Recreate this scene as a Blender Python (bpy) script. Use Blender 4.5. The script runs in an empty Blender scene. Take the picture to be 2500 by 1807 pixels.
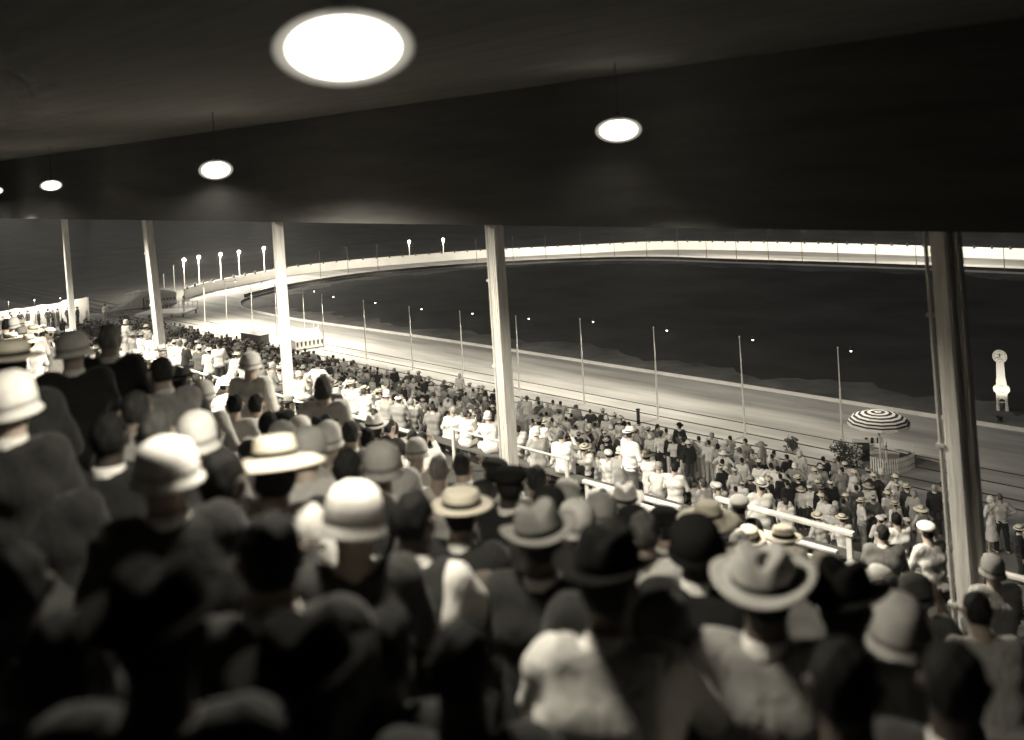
import bpy, math, random
import numpy as np
from mathutils import Vector, Matrix
random.seed(7); RNG = np.random.default_rng(7)
SC = bpy.context.scene; COL = SC.collection

# ---------------------------------------------------------------- camera
H = 13.5; F = 2200.0; W, HH = 2500.0, 1807.0
A = math.radians(45.61); RO = math.atan(.055)
FW = Vector((-math.sin(A), math.cos(A), 0)); HR = Vector((math.cos(A), math.sin(A), 0)); UZ = Vector((0, 0, 1))
RT = HR*math.cos(RO) - UZ*math.sin(RO); UP = HR*math.sin(RO) + UZ*math.cos(RO)
PX, PY = 1250.0, 401.75
cd = bpy.data.cameras.new('camera'); cam = bpy.data.objects.new('camera', cd); COL.objects.link(cam)
M = Matrix((RT, UP, -FW)).transposed().to_4x4(); M.translation = Vector((0, 0, H)); cam.matrix_world = M
cd.sensor_width = 36; cd.lens = 36*F/W; cd.shift_y = -(HH/2 - PY)/W; cd.clip_end = 3000; cd.clip_start = .05
cd.dof.use_dof = True; cd.dof.focus_distance = 42; cd.dof.aperture_fstop = cd.lens/1000/.033
SC.camera = cam
SC.view_settings.view_transform = 'Standard'; SC.view_settings.look = 'None'; SC.view_settings.exposure = 0.0
SC.cycles.use_denoising = True; SC.cycles.max_bounces = 4; SC.cycles.diffuse_bounces = 2; SC.cycles.glossy_bounces = 1; SC.cycles.volume_bounces = 0; SC.cycles.transparent_max_bounces = 6
SC.cycles.use_adaptive_sampling = True; SC.cycles.adaptive_threshold = .04
# ---------------------------------------------------------------- night sky: dim glow, stronger towards the left of the stand
wd = bpy.data.worlds.new('World'); SC.world = wd; wd.use_nodes = True
nt = wd.node_tree; bg = nt.nodes['Background']; bg.inputs['Strength'].default_value = 1
tc = nt.nodes.new('ShaderNodeTexCoord'); vm = nt.nodes.new('ShaderNodeVectorMath'); vm.operation = 'DOT_PRODUCT'
vm.inputs[1].default_value = (-1, .1, 0); nt.links.new(tc.outputs['Generated'], vm.inputs[0])
cr = nt.nodes.new('ShaderNodeValToRGB'); nt.links.new(vm.outputs['Value'], cr.inputs[0])
cr.color_ramp.elements[0].position = .2; cr.color_ramp.elements[0].color = (.010, .0105, .0115, 1)
cr.color_ramp.elements[1].position = .95; cr.color_ramp.elements[1].color = (.042, .040, .031, 1)
nt.links.new(cr.outputs[0], bg.inputs['Color'])
sl = bpy.data.lights.new('fill_sun', 'SUN'); sl.energy = .30; sl.angle = math.radians(12); sl.color = (.95, .95, 1)  # soft fill sun added to lift the dark ground
so = bpy.data.objects.new('fill_sun', sl); COL.objects.link(so); so.rotation_euler = (math.radians(38), math.radians(-20), math.radians(-30))
LC = (1, .93, .78)
P_TRACK, P_FAR, P_TURN, P_ROOF = 1150, 2100, 3800, (300, 6500, 6500, 2000, 6500)

# ---------------------------------------------------------------- pixel <-> world helpers
CAM = Vector((0, 0, H))
def ray(x, y): return (FW + RT*((x-PX)/F) - UP*((y-PY)/F))
def onz(x, y, z=0.0):
    d = ray(x, y); return CAM + d*((z-H)/d.z)
def onN(x, y, N):
    d = ray(x, y); return CAM + d*(N/d.y)
def atd(x, y, dep): return CAM + ray(x, y)*dep
def proj(p):
    v = Vector(p)-CAM; zf = v.dot(FW)
    if zf < .1: return (-9999, -9999, zf)
    return (PX+F*v.dot(RT)/zf, PY-F*v.dot(UP)/zf, zf)

# ---------------------------------------------------------------- materials
def cloth_mat(v):
    m = mat('cloth', v, .92, .1, 26, .25); t = m.node_tree; b = t.nodes['Principled BSDF']; b.inputs['Sheen Weight'].default_value = .15
    tc = t.nodes.new('ShaderNodeTexCoord'); n1 = t.nodes.new('ShaderNodeTexNoise'); n1.inputs['Scale'].default_value = 7; n1.inputs['Detail'].default_value = 3; n1.inputs['Distortion'].default_value = 1.2
    mp = t.nodes.new('ShaderNodeMapping'); mp.inputs['Scale'].default_value = (1.3, 1.3, .7); t.links.new(tc.outputs['Object'], mp.inputs[0]); t.links.new(mp.outputs[0], n1.inputs['Vector'])
    b1 = t.nodes.new('ShaderNodeBump'); b1.inputs['Strength'].default_value = .8; b1.inputs['Distance'].default_value = .02; t.links.new(n1.outputs['Fac'], b1.inputs['Height'])
    b0 = [x for x in t.nodes if x.type == 'BUMP' and x != b1][0]; t.links.new(b1.outputs[0], b0.inputs['Normal'])
    return m
def mat(name, col, rough=.8, noise=.0, scale=8, bump=0., metal=0, emis=0, stretch=(1, 1, 1), col2=None, spec=.3):
    m = bpy.data.materials.new(name); m.use_nodes = True; t = m.node_tree; b = t.nodes['Principled BSDF']
    c = col if isinstance(col, tuple) else (col, col*.97, col*.91)
    b.inputs['Base Color'].default_value = (*c, 1); b.inputs['Roughness'].default_value = rough
    b.inputs['Metallic'].default_value = metal; b.inputs['Specular IOR Level'].default_value = spec
    if noise or bump:
        tc = t.nodes.new('ShaderNodeTexCoord'); mp = t.nodes.new('ShaderNodeMapping'); mp.inputs['Scale'].default_value = stretch
        t.links.new(tc.outputs['Object'], mp.inputs[0])
        n = t.nodes.new('ShaderNodeTexNoise'); n.inputs['Scale'].default_value = scale; n.inputs['Detail'].default_value = 7; n.inputs['Roughness'].default_value = .6
        t.links.new(mp.outputs[0], n.inputs['Vector'])
        if noise:
            r = t.nodes.new('ShaderNodeValToRGB'); r.color_ramp.elements[0].position = .3; r.color_ramp.elements[1].position = .7
            lo = col2 if col2 else tuple(x*(1-noise) for x in c); hi = c if col2 else tuple(min(1, x*(1+noise)) for x in c)
            r.color_ramp.elements[0].color = (*lo, 1); r.color_ramp.elements[1].color = (*hi, 1)
            t.links.new(n.outputs['Fac'], r.inputs[0]); t.links.new(r.outputs[0], b.inputs['Base Color'])
        if bump:
            bp = t.nodes.new('ShaderNodeBump'); bp.inputs['Strength'].default_value = bump; bp.inputs['Distance'].default_value = .02
            t.links.new(n.outputs['Fac'], bp.inputs['Height']); t.links.new(bp.outputs[0], b.inputs['Normal'])
    if emis:
        b.inputs['Emission Color'].default_value = (*LC, 1); b.inputs['Emission Strength'].default_value = emis
    return m
m_white = mat('white_paint', .8, .5, .08, 3, .1)
m_board = mat('whitewashed_boards', .75, .7, .12, 2, .2, stretch=(1, 1, .3))
m_dark = mat('dark_wood', .05, .7, .3, 3, .2)
m_fascia = mat('dark_fascia_boards', .05, .9, .25, 1.5, .2, stretch=(.3, 1, 3))
m_roof = mat('dark_roof_boards', .085, .9, .25, 1.5, .2, stretch=(.3, 3, 1))
m_post = mat('painted_timber', .74, .55, .22, 5, .35, stretch=(6, 6, .35))
m_pipe = mat('painted_pipe', .55, .4, .1, 5)
m_conc = mat('stand_concrete', .04, .9, .35, 2, .3)
m_plank = mat('worn_plank', .09, .8, .3, 3, .3, stretch=(.4, 4, 4))
m_metal = mat('grey_metal', .25, .45, .2, 4, .1, metal=.3)
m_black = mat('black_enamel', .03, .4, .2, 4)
m_glow = mat('lamp_glass', .8, .3, emis=9)
def shell_mat():
    m = bpy.data.materials.new('halo_glow'); m.use_nodes = True; t = m.node_tree; t.nodes.remove(t.nodes['Principled BSDF'])
    e = t.nodes.new('ShaderNodeEmission'); e.inputs['Color'].default_value = (*LC, 1); e.inputs['Strength'].default_value = .75
    tr = t.nodes.new('ShaderNodeBsdfTransparent'); mx = t.nodes.new('ShaderNodeMixShader'); mx.inputs[0].default_value = .12
    t.links.new(tr.outputs[0], mx.inputs[1]); t.links.new(e.outputs[0], mx.inputs[2]); t.links.new(mx.outputs[0], t.nodes['Material Output'].inputs['Surface']); return m
m_halo = shell_mat()  # faintly glowing shells that build the lamp's soft halo as a shape
m_glow2 = mat('floodlight_glass', .8, .3, emis=14)
m_leaf = mat('dark_leaves', .07, .6, .4, 6); m_flower = mat('pale_flowers', .6, .7, .2, 6)

# ---------------------------------------------------------------- mesh helpers
class MB:
    def __init__(s): s.v = []; s.f = []; s.mi = []
    def add(s, vs, fs, mi=0):
        o = len(s.v); s.v += [tuple(v) for v in vs]; s.f += [tuple(i+o for i in f) for f in fs]; s.mi += [mi]*len(fs); return s
    def box(s, c, sz, rz=0, ax=None, mi=0, bev=0):
        hx, hy, hz = sz[0]/2, sz[1]/2, sz[2]/2; c = Vector(c)
        if ax is None: ax = (Vector((math.cos(rz), math.sin(rz), 0)), Vector((-math.sin(rz), math.cos(rz), 0)), UZ)
        b = min(bev, hx*.8, hy*.8, hz*.8)
        if b <= 0:
            vs = [c+ax[0]*x*hx+ax[1]*y*hy+ax[2]*z*hz for x in (-1, 1) for y in (-1, 1) for z in (-1, 1)]
            return s.add(vs, [(0, 1, 3, 2), (4, 6, 7, 5), (0, 4, 5, 1), (2, 3, 7, 6), (0, 2, 6, 4), (1, 5, 7, 3)], mi)
        oc = [(hx-b, -hy), (hx, -hy+b), (hx, hy-b), (hx-b, hy), (-hx+b, hy), (-hx, hy-b), (-hx, -hy+b), (-hx+b, -hy)]
        vs = [c+ax[0]*x+ax[1]*y+ax[2]*z for z in (-hz, hz) for x, y in oc]
        fs = [tuple(range(7, -1, -1)), tuple(range(8, 16))]+[(i, (i+1) % 8, (i+1) % 8+8, i+8) for i in range(8)]
        return s.add(vs, fs, mi)
    def bar(s, a, b, w, h=None, mi=0, up=UZ, bev=0):
        a, b = Vector(a), Vector(b); d = (b-a); L = d.length; d.normalize(); h = h or w
        x = d.cross(up)
        if x.length < 1e-3: x = d.cross(Vector((1, 0, 0)))
        x.normalize(); y = x.cross(d)
        return s.box((a+b)/2, (w, h, L), ax=(x, y, d), mi=mi, bev=bev)
    def tube(s, a, b, r0, r1=None, n=8, mi=0):
        a, b = Vector(a), Vector(b); r1 = r0 if r1 is None else r1; d = (b-a).normalized()
        x = d.cross(UZ)
        if x.length < 1e-3: x = Vector((1, 0, 0))
        x.normalize(); y = d.cross(x)
        vs = [p+(x*math.cos(t)+y*math.sin(t))*r for p, r in ((a, r0), (b, r1)) for t in [2*math.pi*i/n for i in range(n)]]
        return s.add(vs, [(i, (i+1) % n, (i+1) % n+n, i+n) for i in range(n)]+[tuple(range(n-1, -1, -1)), tuple(range(n, 2*n))], mi)
    def lathe(s, c, prof, n=20, sy=1, mi=0, seg=None):
        c = Vector(c); vs = []; k = len(prof)
        for i in range(n):
            t = 2*math.pi*i/n
            for r, z in prof: vs.append(c+Vector((r*math.cos(t), r*sy*math.sin(t), z)))
        fs = [(i*k+j, ((i+1) % n)*k+j, ((i+1) % n)*k+j+1, i*k+j+1) for i in range(n) for j in range(k-1)]
        return s.add(vs, fs, mi)
    def mesh(s, name, smooth=False):
        m = bpy.data.meshes.new(name); m.from_pydata(s.v, [], s.f)
        if any(s.mi): m.polygons.foreach_set('material_index', s.mi)
        if smooth: m.polygons.foreach_set('use_smooth', [True]*len(m.polygons))
        m.update(); return m
def tag(o, label=None, cat=None, group=None, kind=None):
    for k, v in (('label', label), ('category', cat), ('group', group), ('kind', kind)):
        if v: o[k] = v
    return o
def link(name, data, mats=(), parent=None, loc=None, smooth=False):
    if isinstance(data, MB): data = data.mesh(name, smooth)
    o = bpy.data.objects.new(name, data); COL.objects.link(o)
    if data is not None and len(data.materials) == 0:
        for m in (mats if isinstance(mats, (list, tuple)) else (mats,)): data.materials.append(m)
    if parent: o.parent = parent
    if loc is not None: o.location = loc
    return o
def empty(name, loc, label, cat, group=None, rz=0):
    o = bpy.data.objects.new(name, None); COL.objects.link(o); o.location = loc; o.rotation_euler = (0, 0, rz); o.empty_display_size = .2
    return tag(o, label, cat, group)
def light(name, kind, loc, energy, parent=None, size=.3, aim=None, spot=None, blend=.5):
    l = bpy.data.lights.new(name, kind); l.energy = energy; l.color = LC
    if kind == 'AREA': l.shape = 'DISK'; l.size = size
    else: l.shadow_soft_size = size
    if spot: l.spot_size = math.radians(spot); l.spot_blend = blend
    o = bpy.data.objects.new(name, l); COL.objects.link(o); o.location = loc
    if aim is not None: o.rotation_euler = Vector(aim).to_track_quat('-Z', 'Y').to_euler()
    if parent: o.parent = parent
    return o

# ---------------------------------------------------------------- ground, infield, track
def smooth_curve(pts, n=6):
    out = []
    for i in range(len(pts)-1):
        p0 = pts[max(i-1, 0)]; p1 = pts[i]; p2 = pts[i+1]; p3 = pts[min(i+2, len(pts)-1)]
        for k in range(n):
            t = k/n
            out.append(.5*((2*p1)+(p2-p0)*t+(2*p0-5*p1+4*p2-p3)*t*t+(3*p1-p0-3*p2+p3)*t**3))
    out.append(pts[-1]); return out
inner_px = [(2500, 670), (2266, 660), (2030, 651), (1786, 643), (1601, 636.5), (1416, 639), (1186, 650), (1000, 664), (853, 680), (705, 705), (640, 720), (597, 733), (586, 744), (600, 757), (674, 773), (754, 787), (960, 815.5), (1246, 858), (1570, 908.5), (1900, 960), (2293, 1023), (2500, 1056)]
inner = smooth_curve([onz(*p) for p in inner_px], 12)
inner = [Vector((60, inner[0].y, 0))]+inner+[Vector((60, inner[-1].y, 0))]
outer_px = [(2500, 634), (2266, 625.5), (2030, 617), (1786, 611), (1601, 610), (1416, 619), (1186, 630), (1000, 644), (853, 656), (740, 669), (670, 680), (600, 694), (540, 706), (490, 718), (452, 730)]
outer = smooth_curve([onz(*p) for p in outer_px], 6)
outer = [Vector((60, outer[0].y, 0))]+outer
N_POLE = sum(onz(*p).y for p in [(895, 880), (1008, 901), (1131, 924), (1268, 957), (1427, 985), (1820, 1068)])/6
def strip(name, a, b, z, m, thick=0):
    mb = MB(); n = min(len(a), len(b))
    mb.add([(p.x, p.y, z) for p in a[:n]]+[(p.x, p.y, z) for p in b[:n]], [(i, i+1, i+1+n, i+n) for i in range(n-1)])
    return link(name, mb, m)
def offset(c, d):
    r = []
    for i, p in enumerate(c):
        t = (c[min(i+1, len(c)-1)]-c[max(i-1, 0)]).normalized(); r.append(p+Vector((-t.y, t.x, 0))*d)
    return r
m_ground = mat('ground_dirt', .11, .95, .35, .15, .3)
g = MB(); g.add([(-900, -300, 0), (900, -300, 0), (900, 900, 0), (-900, 900, 0)], [(0, 1, 2, 3)]); tag(link('ground', g, m_ground), kind='structure')
m_track = mat('raked_sand', .36, .95, .45, .3, .4, stretch=(.25, 2, 1))
turn_left = [onz(452, 730), onz(430, 742), onz(415, 752)]
far_left = [Vector((turn_left[-1].x-6, turn_left[-1].y-8, 0)), Vector((turn_left[-1].x-14, 33, 0))]
tr = MB(); poly = outer+turn_left[1:]+far_left+[Vector((60, 33, 0))]
import bmesh
def poly_obj(name, pts, z, m, kind='structure'):
    bm = bmesh.new(); vs = [bm.verts.new((p.x, p.y, z)) for p in pts]; es = [bm.edges.new((vs[i], vs[(i+1) % len(vs)])) for i in range(len(vs))]
    bmesh.ops.triangle_fill(bm, edges=es, use_beauty=True)
    me = bpy.data.meshes.new(name); bm.to_mesh(me); bm.free()
    for p in me.polygons:
        if p.normal.z < 0: p.flip()
    return tag(link(name, me, m), kind=kind)
poly_obj('track', poly, .004, m_track)
m_infield = mat('infield_grass', .06, .95, .5, .12, .3)
m_verge = mat('infield_verge', .26, .95, .35, .25, .3, col2=(.06, .058, .054))
poly_obj('infield_verge', inner, .008, m_verge)
def shrink(c, d):
    o = offset(c, d); return o
sgn = 1 if (offset(inner, 1)[len(inner)//2]-inner[len(inner)//2]).x > 0 else -1
inf = []
for i, p in enumerate(offset(inner, sgn*3.0)):
    j = .7*math.sin(i*.55)+.5*math.sin(i*.21+2)+.35*math.sin(i*2.3)+.25*math.sin(i*5.1+1); nn_ = (p-inner[i]); t = inner[i]+nn_*((3.6+j)/3.0); inf.append(t)
mid = 66
q = [p for p in inf if p.x > -400]
poly_obj('infield', q, .012, m_infield)
apr = MB(); apr.add([(-170, 26.5, .004), (60, 26.5, .004), (60, 33, .004), (-170, 33, .004)], [(0, 1, 2, 3)])
tag(link('apron', apr, mat('trodden_apron', .2, .95, .3, .6, .3)), kind='structure')
lines = MB()   # low running rails along the near side of the track
for k, (nn, w) in enumerate(((35.4, .05), (36.3, .07), (37.7, .06), (39.1, .05))):
    lines.box((-50, nn, .02), (220, w, .03))
tag(link('running_rail', lines, m_dark), 'thin dark parallel running rails laid along the near edge of the track', 'rail')

def rail_along(c, z0, z1, w, name, m, label, cat, i0=0, i1=None, posts=0, post_m=None):
    c = c[i0:i1]; mb = MB(); n = len(c); o = offset(c, w)
    for L in ((c, z0), (c, z1), (o, z1), (o, z0)): mb.v += [(p.x, p.y, L[1]) for p in L[0]]
    for i in range(n-1):
        for a in range(4):
            b = (a+1) % 4; mb.f.append((a*n+i, a*n+i+1, b*n+i+1, b*n+i)); mb.mi.append(0)
    root = empty(name, c[0], label, cat)
    r = link('boards', mb, m); r.parent = root; r.location = -root.location
    if posts:
        pb = MB(); acc = 0
        for i in range(n-1):
            d = (c[i+1]-c[i]); L = d.length; k = 0
            while acc < L:
                p = c[i]+d*(acc/L); a = math.atan2(d.y, d.x); nn = Vector((-d.y, d.x, 0)).normalized()
                pb.box((p.x-nn.x*.09*(1 if w > 0 else -1), p.y-nn.y*.09*(1 if w > 0 else -1), z1+.03), (.16, .14, .34), rz=a)
                pb.box((p.x, p.y, z1+.21), (.34, .22, .05), rz=a)
                acc += posts
            acc -= L
        r2 = link('post_caps', pb, post_m or m_dark); r2.parent = root; r2.location = -root.location; r2['kind'] = 'stuff'
    return root
m_irail = mat('worn_white_rail', .62, .7, .2, .4, .2)
m_fence = mat('white_fence_boards', .85, .6, .07, .5, .1)
rail_along(outer, 0, 1.22, -.12 if sgn > 0 else .12, 'track_fence', m_fence, 'long curving white board fence around the outside of the far track', 'fence', posts=1.9)
ii = next(i for i, p in enumerate(inner) if i > 20 and p.y < inner[len(inner)//2].y+200 and abs(p.x-onz(600, 757).x) < .5)
rail_along(inner, .0, .2, .06, 'infield_rail', m_irail, 'low white rail curving around the inside edge of the track', 'rail')
# thin haze box added over the ground for lamp glow and lifted blacks
hz = MB(); hz.box((-20, 130, H/2+1), (420, 330, H+7.5)); hm = bpy.data.materials.new('haze_air'); hm.use_nodes = True; ht = hm.node_tree
ht.nodes.remove(ht.nodes['Principled BSDF']); pv = ht.nodes.new('ShaderNodeVolumePrincipled'); pv.inputs['Color'].default_value = (.9, .9, .88, 1); pv.inputs['Density'].default_value = .0004; pv.inputs['Anisotropy'].default_value = .25
ht.links.new(pv.outputs[0], ht.nodes['Material Output'].inputs['Volume']); tag(link('haze', hz, hm), kind='stuff')
shade_line = offset(inner, -sgn*1.0); k1 = next(i for i, p in enumerate(inner) if i > 3 and proj(p)[0] < 612)  # dark raised strip: the far inner rail's shade put into a shape
rail_along(shade_line, .0, .42, .10, 'rail_shade_strip', m_black, 'dark low strip standing in for rail shade inside the far bend of the track', 'rail', i1=k1)
# ---------------------------------------------------------------- poles
def pole(base, h, style, label, cat, group, toward, power, lean=None):
    root = empty('light_pole', base, label, cat, group)
    mb = MB(); top = Vector((0, 0, h)) if lean is None else lean*h
    if style == 'near':
        mb.tube((0, 0, 0), top*.62, .05, .045, 8); mb.tube(top*.62, top, .030, .024, 8); mb.lathe(top, [(0, .08), (.04, .05), (.045, .01), (.02, -.02)], 8)
        link('pole', mb, m_pole, root)
        t = Vector(toward).normalized(); a = top*.97+t*.95-UZ*.1
        arm = MB(); arm.tube(top*.96, a, .012, .012, 6); link('arm', arm, m_black, root)
        hd = MB(); hd.lathe((0, 0, 0), [(.03, .14), (.06, .1), (.13, 0)], 12)
        ho = link('reflector', hd, m_black, root, loc=a); ho.rotation_euler = (t*.0-UZ).to_track_quat('-Z', 'Y').to_euler()
        bl = MB(); bl.lathe((0, 0, 0), [(0, .02), (.04, 0), (.045, -.04), (0, -.08)], 8); link('bulb', bl, m_glow2, root, loc=a)
        light('pole_light', 'SPOT', a-UZ*.12, power, root, .08, aim=t*.02-UZ, spot=152, blend=.6)
    elif style == 'far':
        mb.tube((0, 0, 0), top, .04, .03, 6); link('pole', mb, m_pole2, root)
        t = Vector(toward).normalized(); a = top+t*.55-UZ*.05
        arm = MB(); arm.tube(top, a, .015, .015, 5); arm.lathe(a, [(.03, .12), (.12, 0)], 8); link('reflector', arm, m_black, root)
        light('pole_light', 'SPOT', a-UZ*.1, power, root, .1, aim=t*1.0-UZ*.75, spot=140, blend=.7)
    else:
        mb.tube((0, 0, 0), top, .075, .05, 8); link('pole', mb, m_white, root)
        if style == 'lit':
            t = Vector(toward).normalized(); a = top+t*.12+UZ*.12
            bl = MB(); bl.lathe((0, 0, 0), [(0, .24), (.17, .16), (.24, 0), (.17, -.16), (0, -.24)], 12); link('lamp_globe', bl, m_glow2, root, loc=a, smooth=True)
            arm = MB(); arm.tube(top-UZ*.1, a+UZ*.2, .03, .03, 6); link('arm', arm, m_metal, root)
            light('pole_light', 'POINT', a-UZ*.3, power, root, .1)
        else:
            ar = MB(); ar.tube(top, top+Vector(toward).normalized()*.3, .03, .03, 6); link('arm', ar, m_metal, root)
    return root
m_pole = mat('galvanised_pole', .75, .5, .15, 5, metal=.2); m_pole2 = mat('dull_pole', .22, .6, .2, 5)
near_px = [((497, 684), (501, 800)), ((549, 682), (555, 806)), ((613, 688), (617, 822)), ((671, 690), (677, 835)), ((740, 707), (745, 848)), ((787, 721), (791, 857)), ((887, 735), (895, 880)), ((998, 750), (1008, 903)), ((1123, 761), (1131, 926)), ((1260, 773), (1268, 957)), ((1416, 779), (1427, 988)), ((1596, 801), (1607, 1025)), ((1804, 818), (1820, 1068)), ((2045, 832), (2059, 1112))]
ORD = ['first', 'second', 'third', 'fourth', 'fifth', 'sixth', 'seventh', 'eighth', 'ninth', 'tenth', 'eleventh', 'twelfth', 'thirteenth', 'fourteenth', 'fifteenth', 'sixteenth', 'seventeenth', 'eighteenth', 'nineteenth', 'twentieth']
xs_n = []
for i, (t, b) in enumerate(near_px):
    p = onN(b[0], 520+.2017*(b[0]+900), N_POLE); p.z = 0; T = onN(t[0], t[1], N_POLE)
    d = (T-p); hgt = d.z; ln = Vector((d.x*.6/hgt, 0, 1))
    pole(p, min(hgt, 4.7), 'near', f'tall thin pole with small reflector at near track edge, {ORD[i]} from the left', 'light pole', 'light poles along the near track edge', (.15, 1, 0), P_TRACK*(2.6, 2.5, 2.2, 1.8, 1.5, 1.2, 1.05, 1, .95, .9, .85, .7, .5, .35)[i], lean=ln)
pole((6, N_POLE, 0), 4.5, 'near', 'tall thin pole at near track edge, right of the last thick pillar', 'light pole', 'light poles along the near track edge', (.1, 1, 0), P_TRACK*.12)
far_px = [((782, 613), (784, 692)), ((849, 605), (851, 680)), ((922, 597), (924, 672)), ((1163, 583), (1165, 652)), ((1252, 576), (1254, 647)), ((1333, 571), (1334, 643)), ((1415, 563), (1419, 637)), ((1498, 560), (1501, 636)), ((1577, 560), (1580, 636)), ((1653, 557), (1657, 637)), ((1724, 559), (1726, 639)), ((1797, 559), (1799, 642)), ((1876, 556), (1877, 645)), ((1958, 559), (1960, 648)), ((2045, 559), (2047, 651)), ((2136, 560), (2139, 654)), ((2235, 560), (2238, 658)), ((2339, 562), (2341, 662)), ((2450, 565), (2453, 667))]
outm = sum((Vector(p) for p in inner), Vector())/len(inner)
for i, (t, b) in enumerate(far_px):
    p = onz(*b); zf = (p-CAM).dot(FW); hgt = (b[1]-t[1])*zf/F
    nb = min(outer, key=lambda q: (q-p).length); tw = (nb-p); tw.z = 0
    pole(p, hgt, 'far', f'thin dark pole before the far white fence, {ORD[i]} from the left', 'light pole', 'poles along the far side of the track', tw, P_FAR)
turn_px = [((400, 669), (402, 712), 0), ((425, 647), (427, 708), 0), ((452, 637), (452, 703), 1), ((489, 630), (488, 691), 1), ((540, 623), (541, 681), 1), ((585.5, 617), (586, 672), 1), ((647, 608), (647, 663), 1), ((998, 592), (1001, 622), 1), ((1078, 587), (1084, 618), 1)]
for i, (t, b, lit) in enumerate(turn_px):
    yb = b[1]+16; p = onz(b[0], yb); zf = (p-CAM).dot(FW); hgt = (yb-t[1])*zf/F
    small = i > 6
    pole(p, hgt, 'lit' if lit else 'plain', f'white lamp post behind the track fence at the left bend, {ORD[i]} from the left' if not small else f'short lamp glowing beyond the far fence, {"left" if i==7 else "right"} of the pair', 'lamp post', 'lamp posts behind the bend fence', (p-outm)*-1, P_TURN if not small else P_TURN*.15)

# ---------------------------------------------------------------- grandstand
KP = .2567*N_POLE/H
def floor_u(N): return H-1.6-.445*N
AISLE = floor_u(12.0)+.05
ROWS_U = [1.6+.8*i for i in range(13)]          # upper seating rows
ROWS_L = [14.3+.9*i for i in range(14)]         # lower seating rows down to the apron
def floor_l(N): return max(.25, AISLE-.35-(N-14.3)*.475)
X0, X1 = -130, 34
st = MB()
for i, N in enumerate(ROWS_U):
    z = floor_u(N); st.box(((X0+X1)/2, N+.1-.002*i, z-.75), (X1-X0, .8, 1.5))
st.box(((X0+X1)/2, -.9, H-2.5), (X1-X0, 4.2, 1.8))
tag(link('upper_terrace', st, m_conc), kind='structure')
st = MB(); st.box(((X0+X1)/2, 12.7, AISLE-1.5), (X1-X0, 2.14, 3))
for i, N in enumerate(ROWS_L): st.box(((X0+X1)/2, N-.07, floor_l(N)-1.0), (X1-X0, .9, 2))
tag(link('lower_terrace', st, m_conc), kind='structure')
def bench(N, z, x0, x1, lab, grp):
    root = empty('bench', ((x0+x1)/2, N, z), lab, 'bench', grp); L = x1-x0
    mb = MB(); mb.box((0, 0, .42), (L, .28, .045), bev=.008); link('seat', mb, m_plank, root)
    mb = MB(); n = int(L/2.4)
    for k in range(n+1): mb.box((-L/2+.1+k*(L-.2)/n, 0, .2), (.07, .22, .395))
    link('supports', mb, m_plank, root)['kind'] = 'stuff'
for i, N in enumerate(ROWS_U[:-1]):
    bench(N, floor_u(N), X0+2, X1-2, f'long plank bench of the upper stand, row {i+1} counted down from the camera', 'plank benches in the upper stand')
for i, N in enumerate(ROWS_L[:-1]):
    bench(N, floor_l(N), X0+2, X1-2, f'long plank bench below the aisle rails, row {i+1} counted down to the apron', 'plank benches in the lower stand')
# white rails either side of the cross aisle
m_hrail = mat('worn_white_handrail', .5, .6, .2, 6, .15)
def rail(px0, px1, N, s, w, h, lab, posts=None, zf=AISLE, pw=.09, endpost=True):
    def pt(x):
        v = onN(x, 520+s*(x+900), N); return v
    a, b = pt(px0), pt(px1); zt = (a.z+b.z)/2; a.z = b.z = zt
    root = empty('handrail', (a.x, N, zf), lab, 'handrail', 'white handrails of the stand')
    o = Vector((a.x, N, zf)); mb = MB(); mb.bar(a-o, b-o, w*.8, h*.8, bev=.012); link('top_rail', mb, m_hrail, root)
    L = b.x-a.x; n = max(1, int(round(L/1.7))); k0 = 0 if endpost else 1
    for k in range(k0, n+1):
        pb = MB(); x = .08+k*(L-.16)/n; pb.box((x, 0, (zt-h/2-zf)/2), (pw, .05, zt-h/2-zf), bev=.008); link('post', pb, m_hrail, root)
    return zt
s1, s2 = .2815, .2630
rail(436, 1020, 12.0, s1, .10, .07, 'long white handrail running left from the middle pillar above the lower seats')
rail(1425, 1660, 12.0, s1, .11, .08, 'white handrail with three square posts right of the middle pillar')
rail(1835, 2044, 12.0, s1, .09, .07, 'short white handrail below the long one, among folding chairs')
rail(2116, 2310, 12.0, s1, .10, .08, 'thin white handrail just left of the rightmost pillar base')
rail(1100, 1390, 13.1, s2, .07, .05, 'pale lower handrail behind the crowd beside the middle pillar')
rail(1750, 2085, 13.1, s2, .13, .09, 'long thick white handrail ending at the dark stair gap')
rail(2381, 2600, 13.1, s2, .11, .08, 'white handrail right of the rightmost pillar')
# folding seats in the boxes between the rails
def folding_chair(x, y, z, rz, lab):
    r = empty('folding_chair', (x, y, z), lab, 'chair', 'folding chairs beside the white handrails', rz)
    mb = MB(); mb.box((0, 0, .44), (.4, .36, .03), bev=.008); link('seat', mb, m_plank, r)
    mb = MB(); mb.box((0, -.2, .78), (.42, .03, .14), bev=.008); link('backrest', mb, m_white, r)
    for s in (-1, 1):
        l = MB(); l.bar((s*.19, -.22, .85), (s*.19, .2, 0), .03, .02); link('leg', l, m_dark, r)
        l = MB(); l.bar((s*.17, .12, .43), (s*.17, -.2, 0), .03, .02); link('leg', l, m_dark, r)
for k, px in enumerate((1795, 1850, 1905, 1960, 2015)):
    p = onN(px, 520+.29*(px+900), 12.6); folding_chair(p.x, 12.55, AISLE, .2*math.sin(k*2.1), f'slatted folding chair between the two white handrails, {ORD[k]} from the left')
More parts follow.
